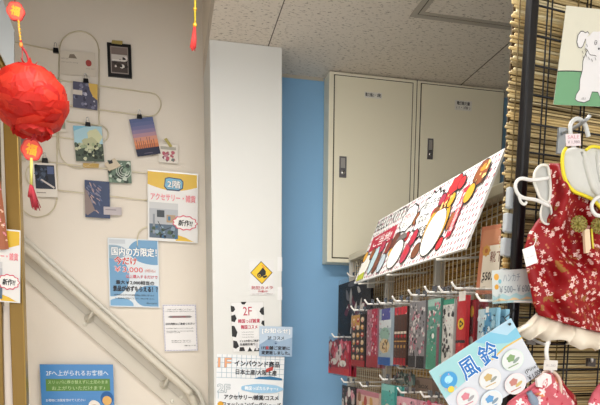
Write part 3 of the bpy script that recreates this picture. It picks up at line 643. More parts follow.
# ================================================================== low bamboo-backed rack (runs away from the viewer)
def bamboo(name_bm, o, U, w_, z0_, z1_, step, r, mats, rb, edge=.012, n=5, off=V3()):
    U = V3(U).normalized(); z = z0_
    while z < z1_:
        a = V3(o)+U*rb.uniform(-edge, edge*.5); b_ = V3(o)+U*(w_+rb.uniform(-edge, edge)); q = r*rb.uniform(.75, 1.1); k = rb.uniform(-.002, .002)
        a.z = z+k; b_.z = z-k; mid = (a+b_)/2; mid.z = z+rb.uniform(-.0012, .0012); off_ = off*rb.uniform(-1, 1)
        name_bm.tube([a+off_, mid+off_, b_+off_], q, rb.choice(mats), n); z += step*rb.uniform(.9, 1.12)
bam = [M(c, .5, spec=.4) for c in ('#c9a566', '#b88f4f', '#dcc089', '#a67c40', '#8f6a38', '#d6b478', '#c2a070')]
YN0, YN1 = 1.33, 2.60; zt = EYE+.365
t = thing('bamboo_display_rack', (XR, 1.9, 0), 'low bamboo-backed display rack with white hooks running away along the aisle', 'display rack')
q = MB(); bamboo(q, (XR+.035, YN0, 0), (0, 1, 0), YN1-YN0, .35, zt-.005, .0075, .0042, bam, random.Random(2), n=5); q.build('bamboo_screen', t)
q = MB(); q.box((XR+.045, YN0, .3), (XR+.055, YN1, zt-.01), M('#6b4f2c', .8)); q.build('backing_panel', t)
gw = M('#d8cdb4', .35, .1); q = MB()
y = YN0
while y < YN1+.001: q.tube([(XR+.012, y, .35), (XR+.012, y, zt)], .0016, gw, 5); y += .0254
z = .35
while z < zt: q.tube([(XR+.015, YN0, z), (XR+.015, YN1, z)], .0018, gw, 5); z += .075
q.build('wire_grid', t)
MB().box((XR-.004, YN0-.02, zt-.004), (XR+.06, YN1, zt+.022), M('#ddd3b8', .45)).build('top_rail', t, bevel=.002)
for y in (YN0, 1.73, 2.15, YN1): MB().box((XR+.0, y-.006, .0), (XR+.03, y+.006, zt-.004), M('#c9c7bf', .4)).build('upright', t, bevel=.002)
MB().box((XR, YN0, 0), (XR+.4, YN1, .3), M('#cfc8b8', .5)).build('base_cabinet', t, bevel=.003)
# slanted header sign
xb, xt = .68, .770; zb = EYE+.222; zt2 = EYE+.447; ya, yb = 1.315, 2.15
TLw = V3((xt, yb, zt2)); TRw = V3((xt, ya, zt2)); BLw = V3((xb, yb, zb))
s_ = Sheet(TLw, TRw-TLw, BLw-TLw, (TRw-TLw).length, (BLw-TLw).length, M('#efeeea', .35), .006, eps=.00005)
rb = random.Random(9); mg = M('#b02a52', .5); blk = M('#1b1b1e', .5)
e = s_.e; k = 0
for iy in range(13):
    for ix in range(50):
        x = (ix+.5*(iy % 2)+.3+rb.uniform(-.25, .25))/50; yy = (iy+.5+rb.uniform(-.15, .15))/13; s_.e = e; s_.ell(x, yy, .0042, .026, mg if (ix+iy) % 3 else M('#5a2440'), 6, rot=.5)
s_.e = e+.0006
s_.text('HELLO KITTY', .01, .03, .36, .21, blk, .0, out=WHITE, ob=.03)
s_.poly([(.03, .30), (.30, .27), (.31, .50), (.04, .54)], M('#b5283f')); s_.text('ご当地!', .07, .32, .27, .48, WHITE, .01)
def bub(x, y, rx, ry_, n_, wob):
    s_.ell(x, y, rx, ry_, blk, 60, wob, n_); s_.ell(x, y, rx*.9, ry_*.9, WHITE, 60, wob, n_)
def blob(x, y, rx, ry_, m, rot=0, wob=0, n_=0):
    s_.ell(x, y, rx+.0035, ry_+.014, blk, 26, wob, n_, rot); s_.ell(x, y, rx, ry_, m, 26, wob, n_, rot)
br = M('#7a4526', .5); cr = M('#f5f1e6', .5); go = M('#e2a72e', .5); rd = M('#c52c32', .5); pk = M('#b5324a', .5)
blob(.385, .30, .02, .09, M('#b8c6cf'), .1); blob(.49, .33, .018, .08, M('#9a5a2c'), .2); blob(.47, .55, .016, .06, rd, .3); blob(.62, .82, .03, .09, br, .15); blob(.655, .72, .016, .07, go, .2); blob(.82, .60, .014, .10, M('#9a5a2c'), .1); blob(.805, .84, .02, .07, rd, .2)
bub(.41, .27, .075, .19, 9, .05); s_.text('かわいい', .36, .18, .46, .27, M('#b5324a'), .03).text('おいしい', .37, .3, .45, .38, blk, .02)
bub(.60, .36, .10, .30, 14, .08); s_.text('めっちゃ', .54, .16, .66, .27, blk, .03).text('なにわ', .53, .32, .61, .44, blk, .03).text('大阪名物', .53, .5, .68, .62, blk, .03); s_.ell(.655, .38, .022, .07, M('#b5283f'), 18, .12, 2)
# round snacks, bowls and a ribbon (plain shapes)
blob(.07, .76, .055, .17, cr, .1); blob(.03, .60, .022, .08, go, .4); blob(.12, .60, .022, .08, M('#9a5a2c'), .2); s_.poly([(.03, .9), (.1, .86), (.12, .97), (.03, .985)], M('#b9c33a'))
blob(.17, .72, .03, .20, M('#bcd5dc'), .1); blob(.225, .56, .025, .10, pk, .2); blob(.225, .78, .026, .15, br, .15); blob(.30, .60, .022, .11, M('#8c3b2f'), .25); blob(.29, .82, .03, .13, M('#b8c6cf'), .1)
blob(.36, .56, .035, .12, M('#6b3a2a'), .15); s_.ell(.355, .7, .018, .05, go)
blob(.42, .76, .062, .19, cr, .1); s_.ell(.425, .57, .05, .085, M('#716a66'), 20, a0=math.pi, a1=2*math.pi)
blob(.53, .80, .032, .13, pk, .1, .05, 8); s_.ell(.53, .78, .017, .05, rd, 12)
blob(.555, .62, .026, .1, M('#b5283f'), .1, .08, 8)
blob(.72, .60, .08, .34, go, -.15); blob(.72, .66, .07, .28, cr, -.15); s_.ell(.72, .40, .062, .12, br, 22, a0=math.pi, a1=2*math.pi)
blob(.735, .27, .035, .09, rd, .3); blob(.755, .14, .040, .10, rd, -.2, .08, 6); blob(.80, .16, .022, .07, rd, .3); blob(.69, .26, .022, .07, M('#a2304a'), .3)
blob(.77, .33, .02, .08, go, .3)
s_.poly([(.84, .26), (.872, .24), (.875, .80), (.842, .82)], M('#b5283f')); s_.text('大阪限定', .846, .30, .869, .76, WHITE, .02)
blob(.92, .17, .038, .13, M('#8a4a22'), .2); blob(.89, .36, .026, .10, go, .2); s_.ell(.925, .12, .02, .04, M('#d98a2c'), 12)
s_.scatter(16, .89, .05, .96, .3, [M('#f0d080'), M('#5a2f18')], .006, rb); s_.scatter(14, .68, .25, .77, .38, [M('#f0d080'), M('#5a2f18')], .006, rb)
t = thing('header_sign', (xb, 1.7, zb), 'long slanted white header sign with colourful printed snacks above the sock rack', 'sign')
s_.mb.build('printed_board', t)
for y in (1.45, 1.80, 2.08): MB().tube([(XR+.01, y, zb+.004), (xb-.006, y, zb-.008)], .0032, M('#dedbd2', .35), 6).build('support_wire', t)
tag(MB().box((XR-.06, 2.16, EYE+.21), (XR-.035, 2.18, EYE+.30), M('#b9b9b2', .4)).build('sign_bracket'), 'short pale bracket standing behind the far end of the slanted sign', 'bracket')
# ------------------------------------------------------------------ hooks and hanging packs
film = clear_film(); hookm = M('#eceae4', .3)
def hook(y, z, label, tip=.66, plate=True):
    t = thing('display_hook', (XR, y, z), label, 'hook', 'white hooks on the bamboo rack')
    MB().tube([(XR+.008, y, z), (tip+.02, y, z), (tip+.004, y, z+.002), (tip-.006, y, z+.014)], .0026, hookm, 7, sub=3).build('prong', t)
    MB().box((XR+.005, y-.014, z-.02), (XR+.012, y+.014, z+.028), M('#cfcdc6', .35)).build('clip_plate', t)
def pack(px0, px1, pt, pb, X, name, label, cat, draw, base, group, head=.0, bagpad=.008, extra=1, second=None):
    """a bagged item hung flat, facing the aisle; px0..px1 give the y-extent on the plane x=X"""
    pl = PX_(X); a = pl.at(px0, (pt+pb)/2); b_ = pl.at(px1, (pt+pb)/2); pm = (px0+px1)/2
    y0_, y1_ = b_.y, a.y; zt_, zb_ = pl.at(pm, pt).z, pl.at(pm, pb).z; w_ = y1_-y0_; h_ = zt_-zb_
    t = thing(name, (X, (y0_+y1_)/2, zb_), label, cat, group)
    s_ = Sheet((X, y1_-.004, zt_-.02-head), (0, -1, 0), (0, 0, -1), w_-.008, h_-.026-head, M(base, .55), .009)
    draw(s_)
    if cat == 'sock pack': s_.scatter(26, .06, .06, .94, .82, [M('#e6e2dc'), M('#26262c'), M('#c9788c'), M('#4a3a40')], .028, rb)
    s_.mb.build('contents', t)
    q = MB(); n = 6; vv = []   # bag front, slightly pillowed, plus back
    for side in (-1, 1):
        for i in range(n+1):
            for j in range(n+1):
                u, v = i/n, j/n; bul = (math.sin(math.pi*u)**.5)*(math.sin(math.pi*min(1, v*1.02))**.4 if v < .98 else 0)
                vv.append(V3((X-.0025+(side*.0065)*(bul+.1)+.003, y1_-u*w_, zt_-v*h_)))
    ff = []
    for s2 in (0, 1):
        o_ = s2*(n+1)*(n+1)
        for i in range(n):
            for j in range(n): ff.append((o_+i*(n+1)+j, o_+i*(n+1)+j+1, o_+(i+1)*(n+1)+j+1, o_+(i+1)*(n+1)+j))
    q.add(vv, ff, film, True); q.build('clear_bag', t)
    MB().box((X-.0015, (y0_+y1_)/2-.014, zt_-.004), (X-.0005, (y0_+y1_)/2+.014, zt_+.012), film).build('hang_tab', t)
    for i in range(extra):
        dup(t, (.020*(i+1), rb.uniform(-.006, .004), -.003), (second or label+', behind its twin') if extra == 1 else label+[', second on the hook', ', third on the hook'][i])
    return (y0_+y1_)/2, zt_
cN = ['#e8e4e0', '#c8304a', '#e0879c', '#2b2b30', '#d9b25a', '#5aa090', '#7fb0d0']
def d_black(s_):
    s_.rect(0, 0, 1, 1, M('#1c1c22')); s_.ell(.45, .05, .13, .04, M('#6d6d74'), 14)
    for i in range(4): s_.line([(.15+.02*i, .2+.15*i), (.8, .16+.15*i)], .0015, M('#3d3d46'))
    s_.scatter(26, .3, .15, .8, .85, [M('#c9c6c2'), M('#8c8a90'), M('#e8e5e0'), M('#7a2f44')], .035, rb, 2)
def d_kit(s_): s_.rect(0, 0, 1, 1, M('#a8203c')); s_.scatter(34, .05, .02, .95, .6, [M('#e8dadc'), M('#c92f45'), M('#e07088'), M('#6e1830')], .08, rb); s_.ell(.28, .62, .16, .1, WHITE, 14); s_.ell(.72, .66, .16, .1, WHITE, 14); s_.rect(0, .8, 1, 1, M('#d23a44'))
def d_balls(s_):
    s_.rect(0, 0, 1, 1, M('#241f20')); s_.rect(0, 0, .62, .22, M('#c99a45'))
    for r_ in range(6):
        for c_ in range(3): e = s_.e; s_.ell(.2+c_*.3, .1+r_*.145, .11, .05, M(('#d9a34a', '#b83a34', '#e3c9a0')[(r_+c_) % 3]), 12); s_.ell(.2+c_*.3, .085+r_*.145, .06, .02, M('#f0e0c8'), 8); s_.e = e
    s_.up(3); s_.rect(0, .88, 1, 1, M('#a8242e'))
def d_pink(s_):
    s_.rect(0, 0, 1, 1, M('#a8707f')); s_.rect(.45, 0, .95, .8, M('#b02a4a')); s_.rect(0, .8, 1, 1, M('#a32a38'))
    s_.scatter(40, .03, .05, .95, .78, [M('#e8d8dc'), M('#7e3b52'), M('#d98aa0'), M('#5b3a48')], .05, rb)
def d_face(s_):
    s_.rect(0, 0, 1, 1, M('#a9bcc8')); s_.rect(.2, 0, .9, .2, M('#4b4f9a')); s_.rect(0, .2, 1, .34, M('#d7dfe4')); s_.ell(.5, .45, .4, .12, M('#8fb4a8'), 16)
    s_.ell(.5, .66, .42, .13, M('#d8c39a'), 20, .04, 7); s_.scatter(12, .3, .58, .7, .74, [M('#5a4a3a'), M('#a8844a')], .05, rb); s_.rect(0, .86, 1, 1, M('#2d5fa8'))
def d_skew(s_):
    s_.rect(0, 0, 1, 1, M('#3a2a26'))
    for c_ in range(4):
        x = .04+c_*.24; e = s_.e; s_.rect(x, 0, x+.2, .13, M('#d22a3c')); s_.rect(x, .13, x+.2, .88, M('#4c2b20')); s_.rect(x, .42, x+.2, .46, M('#e6d8c8')); s_.ell(x+.1, .5, .08, .03, M('#b8242c'), 10); s_.rect(x, .58, x+.2, .6, M('#c99a4a')); s_.ell(x+.1, .68, .07, .03, M('#b0894a'), 8); s_.rect(x, .88, x+.2, 1, M('#a8202c')); s_.e = e
def d_grey(s_):
    s_.rect(0, 0, 1, .82, M('#8b8a8e')); s_.rect(0, .82, .45, 1, M('#26262a')); s_.rect(.52, .82, 1, 1, M('#2c2c30')); s_.scatter(80, .03, .03, .97, .8, [M('#d8d4d2'), M('#57565c'), M('#b56a7c'), M('#2f2f35'), M('#e4b0bc')], .05, rb)
def d_teal(s_):
    s_.rect(0, 0, 1, 1, M('#5f9a8c')); s_.rect(0, .0, 1, .1, M('#9fc9bd')); s_.scatter(44, .03, .05, .97, .45, [M('#d98a9a'), M('#e8e4e0'), M('#3e6a60'), M('#c06a80')], .055, rb); s_.ell(.45, .55, .25, .1, M('#3f8a76'), 16); s_.ell(.5, .52, .1, .04, WHITE, 10); s_.rect(0, .65, .8, 1, M('#4c9a80')); s_.rect(.8, .4, 1, 1, M('#8a5a68'))
def d_cow(s_):
    s_.rect(0, 0, 1, 1, M('#d9dad6')); s_.rect(0, 0, 1, .07, M('#3f9a80')); s_.scatter(44, .03, .08, .97, .97, [M('#26262a'), M('#3a3a40'), M('#b7b9b6')], .10, rb)
def d_redy(s_):
    s_.rect(0, 0, 1, 1, M('#b8262e')); s_.rect(.15, -.06, .85, .07, M('#ece8e0')); s_.ell(.5, .38, .34, .08, M('#e3bc22'), 18); s_.ell(.5, .38, .2, .045, BLACK, 12, .3, 3); s_.ell(.5, .38, .08, .02, M('#e3bc22'), 8)
    s_.rect(0, .6, 1, .64, M('#2b2026')); s_.scatter(10, .1, .66, .9, .95, [M('#7d1820'), M('#d84a44')], .1, rb)
def d_redb(s_): s_.rect(0, 0, 1, 1, M('#8e2028')); s_.ell(.5, .2, .3, .1, M('#c9a03a'), 14); s_.rect(.2, .3, .8, .6, M('#5a3030')); s_.ell(.5, .75, .4, .12, M('#b0a8a4'), 14)
def d_blue(s_):
    s_.rect(0, 0, 1, 1, M('#7fb4cc')); s_.rect(0, 0, .35, 1, M('#b9d3dd')); s_.rect(.4, .1, .72, 1, M('#4f93bd')); s_.rect(.42, -.04, .6, .1, M('#f2f2ee')); s_.scatter(16, .05, .2, .95, .95, [M('#a8cfe0'), M('#3f7fae'), M('#d8e8ee')], .08, rb)
def d_char(s_): s_.rect(0, 0, 1, 1, M('#2b262c')); s_.scatter(30, .05, .05, .95, .9, [M('#e0a0b0'), M('#e8e4e0'), M('#8f6470'), M('#c9c3c0')], .10, rb)
def d_food(s_): s_.rect(0, 0, 1, 1, M('#e3c3b4')); s_.rect(0, 0, 1, .1, M('#c98494')); s_.scatter(30, .05, .15, .95, .9, [M('#d2a45a'), M('#b84a40'), M('#f0e4d0'), M('#a06a4a')], .07, rb); s_.rect(.05, .5, .95, .62, M('#b83a54'))
def d_teal2(s_): s_.rect(0, 0, 1, 1, M('#4fb3ae')); s_.rect(0, 0, 1, .12, M('#8ed2cc')); s_.ell(.5, .6, .3, .25, M('#e6dcc8'), 16); s_.ell(.5, .52, .3, .14, M('#c9a55a'), 16)
def d_pnk2(s_): s_.rect(0, 0, 1, 1, M('#e3a9b8')); s_.scatter(22, .05, .05, .95, .9, [M('#c9506e'), M('#f0dce0'), M('#b88a98')], .09, rb)
def d_gre2(s_): s_.rect(0, 0, 1, 1, M('#6f8a86')); s_.scatter(14, .05, .05, .95, .9, [M('#a9bab6'), M('#4a5f5c'), M('#c9b8b4')], .1, rb)
G1 = 'bagged socks on the upper hooks'; G2 = 'bagged goods on the lower hooks'
packs = [
 (338, 371, 275, 346, .765, 'bagged_garment', 'large clear bag with a black garment under the cabinet', 'bagged garment', d_black, '#1c1c22', G1, 0),
 (328.5, 349.5, 336, 376, .655, 'sock_pack', 'red pack hanging lowest at the far left of the rack', 'sock pack', d_kit, '#a8203c', G1, 1),
 (350.8, 365.5, 309, 368, .66, 'sock_pack', 'black sock pack printed with rows of round snack balls', 'sock pack', d_balls, '#241f20', G1, 1),
 (366.3, 378, 303, 369, .66, 'sock_pack', 'mauve and crimson patterned sock pack right of the snack ball socks', 'sock pack', d_pink, '#a8707f', G1, 1),
 (378.5, 391.5, 302, 367, .655, 'sock_pack', 'pale blue sock pack with a purple top and blue toe', 'sock pack', d_face, '#a9bcc8', G1, 1),
 (393.5, 407.5, 300, 367, .66, 'sock_pack', 'dark brown sock pack with four bright red tops', 'sock pack', d_skew, '#3a2a26', G1, 1),
 (408.5, 425.5, 294, 370, .66, 'sock_pack', 'grey sock pack with pale and pink prints and black toes', 'sock pack', d_grey, '#8b8a8e', G1, 1),
 (426.5, 440.5, 291, 372, .66, 'sock_pack', 'teal green sock pack with pink and white prints', 'sock pack', d_teal, '#5f9a8c', G1, 1),
 (441.5, 454, 291, 374, .665, 'sock_pack', 'white sock pack with black blotches and a green cuff', 'sock pack', d_cow, '#d9dad6', G1, 1),
 (455.5, 466.5, 287, 372, .665, 'chopstick_pack', 'narrow red pack with a white tip and a round yellow emblem', 'pack', d_redy, '#b8262e', G1, 0),
 (467.5, 475.5, 291, 360, .68, 'sock_pack', 'dark red pack with a gold spot beside the emblem pack', 'sock pack', d_redb, '#8e2028', G1, 1),
 (477, 497, 299, 352, .67, 'sock_pack', 'light blue pack with white tips, nearest on the upper hooks', 'sock pack', d_blue, '#7fb4cc', G1, 1),
 (341.5, 355, 381, 440, .655, 'sock_pack', 'black pack with pink and white motifs, leftmost on the lower hooks', 'sock pack', d_char, '#2b262c', G2, 1),
 (356, 379, 385, 440, .66, 'snack_pack', 'cream and pink pack printed with food on the lower hooks', 'pack', d_food, '#e3c3b4', G2, 0),
 (380.5, 394.5, 378, 440, .66, 'sock_pack', 'turquoise pack with a pale round print on the lower hooks', 'sock pack', d_teal2, '#4fb3ae', G2, 1),
 (395.5, 413, 367, 386, .71, 'sock_pack', 'short grey green pack behind the turquoise pack', 'sock pack', d_gre2, '#6f8a86', G2, 0),
 (396, 417, 391, 440, .655, 'sock_pack', 'pale pink pack right of the turquoise one on the lower hooks', 'sock pack', d_pnk2, '#e3a9b8', G2, 1),
 (419, 441, 395, 440, .655, 'sock_pack', 'pink patterned pack just left of the wind chime board', 'sock pack', d_pnk2, '#dba0b0', G2, 1)]
for k, pkd in enumerate(packs):
    a_ = pkd; hy, hz = pack(*a_[:5], a_[5], a_[6], a_[7], a_[8], a_[9], a_[10], extra=a_[11])
    if k == 10: continue
    short = a_[6].split(' with ')[0].split(' printed')[0].split(',')[0]
    hook(hy, hz-.004, 'white hook of the '+short+(' of food prints' if k == 13 else ''), tip=a_[4]-.022)
s_ = sheet_px((413.5, 377), (432.5, 379.5), (413.5, 391), PX_(.72), M('#8f7c70', .5), .02)
s_.text('BOX', .3, .45, .8, .7, INK, .04).ell(.25, .35, .12, .2, M('#6b5a50'), 12); s_.e = 0
tag(s_.mb.build('small_carton'), 'small brown carton hung between the two rows of packs', 'carton')
# orange price card for socks
cp2 = Plane((.725, 1.355, 1.5), (-.85, -.525, 0))
a_, b_, c_ = cp2.at(482, 227), cp2.at(515, 221.5), cp2.at(475.5, 295)
s_ = Sheet(a_, b_-a_, c_-a_, (b_-a_).length, (c_-a_).length, M('#c07a5c', .35), .002)
s_.poly([(.06, .06), (.94, .06), (.94, .30), (.5, .26), (.06, .30)], M('#c98a68')); s_.text('お買得', .56, .16, .78, .24, M('#e8d4c4'), .02)
s_.poly([(.12, .34), (.2, .29), (.95, .29), (.95, .93), (.12, .93)], M('#e4dccb')); s_.ell(.22, .36, .12, .08, M('#c9984a'), 24, .15, 8).ell(.22, .36, .05, .035, M('#b06a3a'), 10)
s_.text('靴下', .36, .38, .72, .54, M('#7a3b30'), .02).text('550えん', .17, .66, .78, .80, M('#3a302c'), .03).text('税込', .14, .78, .22, .83, M('#6b5a50'), .02)
tag(s_.mb.build('price_card'), 'orange framed price card for socks leaning on the bamboo rack', 'price card')
# leaf tip behind sign
q = MB(); lf = PX_(.86)
q.slab([lf.at(502, 186), lf.at(505, 183), lf.at(508.5, 187), lf.at(509, 191), lf.at(503.5, 189.5)], (-1, 0, 0), .004, M('#6fbf3a', .45)); tag(q.build('artificial_leaf'), 'small bright green leaf tip above the rack beside the black post', 'leaf')
# ================================================================== near grid panel with bamboo blind
th = math.radians(8); GU = V3((math.cos(th), math.sin(th), 0)); GN = V3((math.sin(th), -math.cos(th), 0))
G0 = Plane((0, 1.20, 0), (0, -1, 0)).at(523, 160); G0 = V3((G0.x, G0.y, 0))
NP = Plane(G0, GN)
def ng(u, z, off=0): return V3((G0.x, G0.y, z))+GU*u+GN*off
t = thing('grid_partition', ng(.4, 0), 'tall black wire grid panel on a thick black post at the right', 'display rack')
pm = M('#131418', .28, .3)
pt = NP.at(532.8, -4); pbm = NP.at(513.6, 304); ax = (pt-pbm)/(pt.z-pbm.z); foot = pbm+ax*(0-pbm.z); head = pbm+ax*(CEIL-.12-pbm.z)
q = MB(); hw = .0105; vs_ = []
for p in (head, foot):
    for a, b_ in ((-hw, hw), (hw, hw), (hw, -hw), (-hw, -hw)): vs_.append(p+GU*a+GN*b_)
q.add(vs_, [(0, 1, 2, 3), (7, 6, 5, 4), (0, 4, 5, 1), (1, 5, 6, 2), (2, 6, 7, 3), (3, 7, 4, 0)], pm); q.build('post', t, bevel=.005)
q = MB()
for i in range(14):
    u = .052+.105*i
    for du in ((0, .012) if i % 2 == 0 else (0, .010)): q.tube([ng(u+du, .1, -.012), ng(u+du, CEIL-.15, -.012)], .0018, pm, 6)
z = .12
while z < CEIL-.15: q.tube([ng(0, z, -.009), ng(1.45, z, -.009)], .0020, pm, 6); z += .0575
q.build('wire_grid', t)
q = MB(); bamboo(q, ng(-.013, 0, -.034), GU, 1.5,   .1, CEIL-.1, .0054, .0028, [M(c, .5, spec=.4) for c in ('#cdb988', '#b09a6a', '#e2d4aa', '#8a7852', '#bda878', '#d8c08a', '#cbb078')], random.Random(4), edge=.010, n=6, off=GN*.001)
o_ = q.build('bamboo_blind', t)
q = MB()
for u in (-.004, .15, .31, .5, .75, 1.0): q.tube([ng(u, .1, -.0295), ng(u, CEIL-.1, -.0295)], .0014, M('#6d5a30', .8), 5)
q.build('binding_thread', t)
q = MB(); q.slab([ng(-.008, .1, -.045), ng(1.45, .1, -.045), ng(1.45, CEIL-.1, -.045), ng(-.008, CEIL-.1, -.045)], GN, .004, M('#4a3b26', .9)); q.build('backing_sheet', t)
# grey clear sleeves beside the post
for i, (xa, xb_, y0_, y1_) in enumerate(((509, 514.5, 186, 209), (506, 514, 212, 233), (503.5, 513.5, 237, 257), (502, 512, 268, 290))):
    q = MB(); q.slab([NP.at(xa+1, y0_, -.012), NP.at(xb_, y0_+1.5, -.012), NP.at(xb_-.8, y1_, -.012), NP.at(xa, y1_-2, -.012)], GN, .014, M('#c6cdd2', .25, trans=.2))
    tag(q.build('plastic_sleeve', bevel=.003), ['topmost pale plastic sleeve left of the black post', 'second pale plastic sleeve from the top left of the black post', 'third pale plastic sleeve from the top left of the black post', 'lowest pale plastic sleeve left of the black post'][i], 'plastic sleeve', 'pale sleeves beside the post')
q = MB()
for i in range(5): q.tube([NP.at(503, 259+i*2, -.02), NP.at(510, 259.5+i*2, -.02)], .0022, bam[i % 3], 6)
tag(q.build('bamboo_bundle'), 'little bundle of bamboo ends between two plastic sleeves', 'bamboo bundle')
# hand written card
s_ = sheet_px((492, 270.5), (532.5, 268.5), (492, 304), NP, M('#cfd8d6', .35), .0012, off=.018)
s_.poly([(.0, .72)]+[(i/12, .76+.05*math.sin(i*1.6)) for i in range(13)]+[(1, 1), (0, 1)], M('#a9cdd0')); s_.poly([(0, .84)]+[(i/12, .88+.04*math.sin(i*1.6+1)) for i in range(13)]+[(1, .93), (0, .93)], M('#e6c99a'))
s_.ell(.1, .2, .06, .1, M('#e0a845'), 14).ell(.1, .5, .05, .08, M('#d8a03a'), 12).ell(.18, .34, .04, .07, M('#7fbcc9'), 12)
s_.text('ハンカチ', .26, .12, .68, .36, M('#8a9aa5'), .01).text('￥500~￥600', .16, .48, .92, .70, M('#7d8a94'), .01)
tag(s_.mb.build('price_card'), 'handwritten price card with wave border beside the black post', 'price card')
# dog picture
a_, b_, c_ = NP.at(566.5, 5.5, .004), NP.at(640, 14, .004), NP.at(553.5, 104.5, .004)
s_ = Sheet(a_, b_-a_, c_-a_, (b_-a_).length, (c_-a_).length, M('#d9d8c8', .35), .0015)
s_.poly([(0, .66)]+[(i/10, .66-.012*math.sin(i*.6)) for i in range(11)]+[(1, 1), (0, 1)], M('#6fa37c')); s_.line([(i/10, .66-.012*math.sin(i*.6)) for i in range(11)], .0022, M('#2f3a34'))
class _D:
    """the dog drawing, placed inside the sheet"""
    def f(s, P): return [(.19+(x-.30)*.55, .24+(y-.15)*.86) for x, y in P]
    def poly(s, P, m): s_.poly(s.f(P), m)
    def line(s, P, t_, m, c=False): s_.line(s.f(P), t_*.8, m, c)
    def ell(s, x, y, a, b, m, n): (x, y), = s.f([(x, y)]); s_.ell(x, y, a*.55, b*.86, m, n)
D_ = _D(); dw = M('#e2e2e4'); dl = M('#3b3b40')
body_ = [(.60, .34), (.74, .24), (1.1, .28), (1.3, .42), (1.34, .7), (1.3, .93), (1.1, .96), (.98, .86), (.84, .86), (.80, .965), (.68, .995), (.52, .985), (.45, .96), (.46, .90), (.52, .84), (.50, .72), (.53, .6), (.51, .5), (.55, .42)]
D_.poly(body_, dw); D_.line(body_, .0018, dl, True)
hd = [(.82+.31*math.cos(a)*(1+.05*math.cos(9*a)), .28+.15*math.sin(a)*(1+.05*math.cos(9*a))) for a in [i*math.pi/20 for i in range(40)]]; D_.poly(hd, dw)
D_.line(hd[10:18], .0015, dl)
ear = [(.50, .24), (.46, .32), (.42, .35), (.35, .34), (.30, .28), (.31, .2), (.36, .155), (.42, .15), (.47, .165), (.53, .15), (.57, .175)]
D_.poly(ear, dw); D_.line(ear, .0018, dl)
e = s_.e
for x in (.76, .96): s_.e = e; D_.ell(x, .27, .035, .03, dl, 14); D_.ell(x, .27, .027, .022, dw, 12); D_.ell(x+.006, .272, .012, .012, dl, 8)
D_.ell(.85, .34, .022, .014, dl, 10)
for x, y in ((.53, .30), (.51, .36), (.55, .42), (.62, .45), (.7, .47), (.45, .385), (.48, .44), (.78, .45)): s_.e = e+.001; D_.line([(x, y), (x+.03, y+.03)], .0014, dl)
for x in (.60, .63, .67): D_.line([(x, .965), (x, .94)], .0012, dl)
tag(s_.mb.build('dog_picture'), 'picture of a fluffy white dog on green and cream fixed to the black grid', 'picture')
# ------------------------------------------------------------------ garments
silk = brocade('#8c0812', '#e0beb8', '#b06a48', '#8f5c28', 60); silk2 = brocade('#c8606e', '#f2dede', '#b02a3c', '#d98a5a', 40)
plast = M('#dcdcda', .25); liningm = M('#c6c7c2', .85, bump=.6, bscale=60, sheen=.3); satin = M('#d8cebc', .3)
def NPt(x, y, off): return NP.at(x, y, off)
def lerp_path(P, t):
    t = max(0, min(1, t))*(len(P)-1); i = min(int(t), len(P)-2); f = t-i; return (P[i][0]*(1-f)+P[i+1][0]*f, P[i][1]*(1-f)+P[i+1][1]*f)
def cloth(L, Rr, off, bulge, folds, m, sag=0, nu=44, nv=52, thick=.03, seed=1):
    q = MB(); rg = random.Random(seed); ph = [rg.uniform(0, 6.28) for _ in range(6)]; F = []; B = []; bottom = []
    for j in range(nv+1):
        v = j/nv; l = lerp_path(L, v); r = lerp_path(Rr, v)
        for i in range(nu+1):
            u = i/nu; x = l[0]*(1-u)+r[0]*u; y = l[1]*(1-u)+r[1]*u + sag*math.sin(math.pi*u)*v
            b_ = bulge*math.sin(math.pi*min(1, u*1.0+.02))**.6
            fo = folds*(.5*math.sin(9*u+3*v+ph[0]+1.5*math.sin(5*v+ph[4]))+.35*math.sin(19*u-5*v+ph[1])+.3*math.sin(11*v+6*u+ph[2])+.25*math.sin(27*v-14*u+ph[3]))*min(1, 4*u, 4*(1-u)+.2)
            F.append(NPt(x, y, off+b_+fo)); B.append(NPt(x, y, off-.004))
    n1 = nu+1; ff = []; fb = []
    for j in range(nv):
        for i in range(nu):
            a = j*n1+i; ff.append((a, a+n1, a+n1+1, a+1)); fb.append((a, a+1, a+n1+1, a+n1))
    q.add(F, ff, m, True); q.add(B, fb, m, True)
    N_ = len(F); edge = [j*n1 for j in range(nv+1)]; q2 = []
    b0 = len(q.v)-2*N_
    for j in range(nv): a, c = edge[j], edge[j+1]; q.f.append([b0+a, b0+N_+a, b0+N_+c, b0+c]); q.mi.append(0); q.sm.append(True)
    for j in range(nv): a, c = edge[j]+nu, edge[j+1]+nu; q.f.append([b0+c, b0+N_+c, b0+N_+a, b0+a]); q.mi.append(0); q.sm.append(True)
    for i in range(nu): a, c = i, i+1; q.f.append([b0+c, b0+N_+c, b0+N_+a, b0+a]); q.mi.append(0); q.sm.append(True); a, c = nv*n1+i, nv*n1+i+1; q.f.append([b0+a, b0+N_+a, b0+N_+c, b0+c]); q.mi.append(0); q.sm.append(True)
    return q, F[-n1:]
t = thing('dog_costume', NP.at(590, 350, .08), 'red floral dog kimono with a white frilled hem hanging on the black grid', 'pet clothing', 'dog clothes on the grid')
Lp = [(549, 163), (549, 178), (548, 196), (544, 212), (536, 222), (528, 234), (524, 250), (525, 262), (528, 278), (531, 292), (533, 304), (538, 315)]
Rp = [(628, 166), (632, 190), (636, 215), (640, 240), (645, 265), (650, 290), (652, 315), (655, 340)]
q, bot = cloth(Lp, Rp, .055, .045, .028, silk, sag=4); q.build('kimono_body', t)
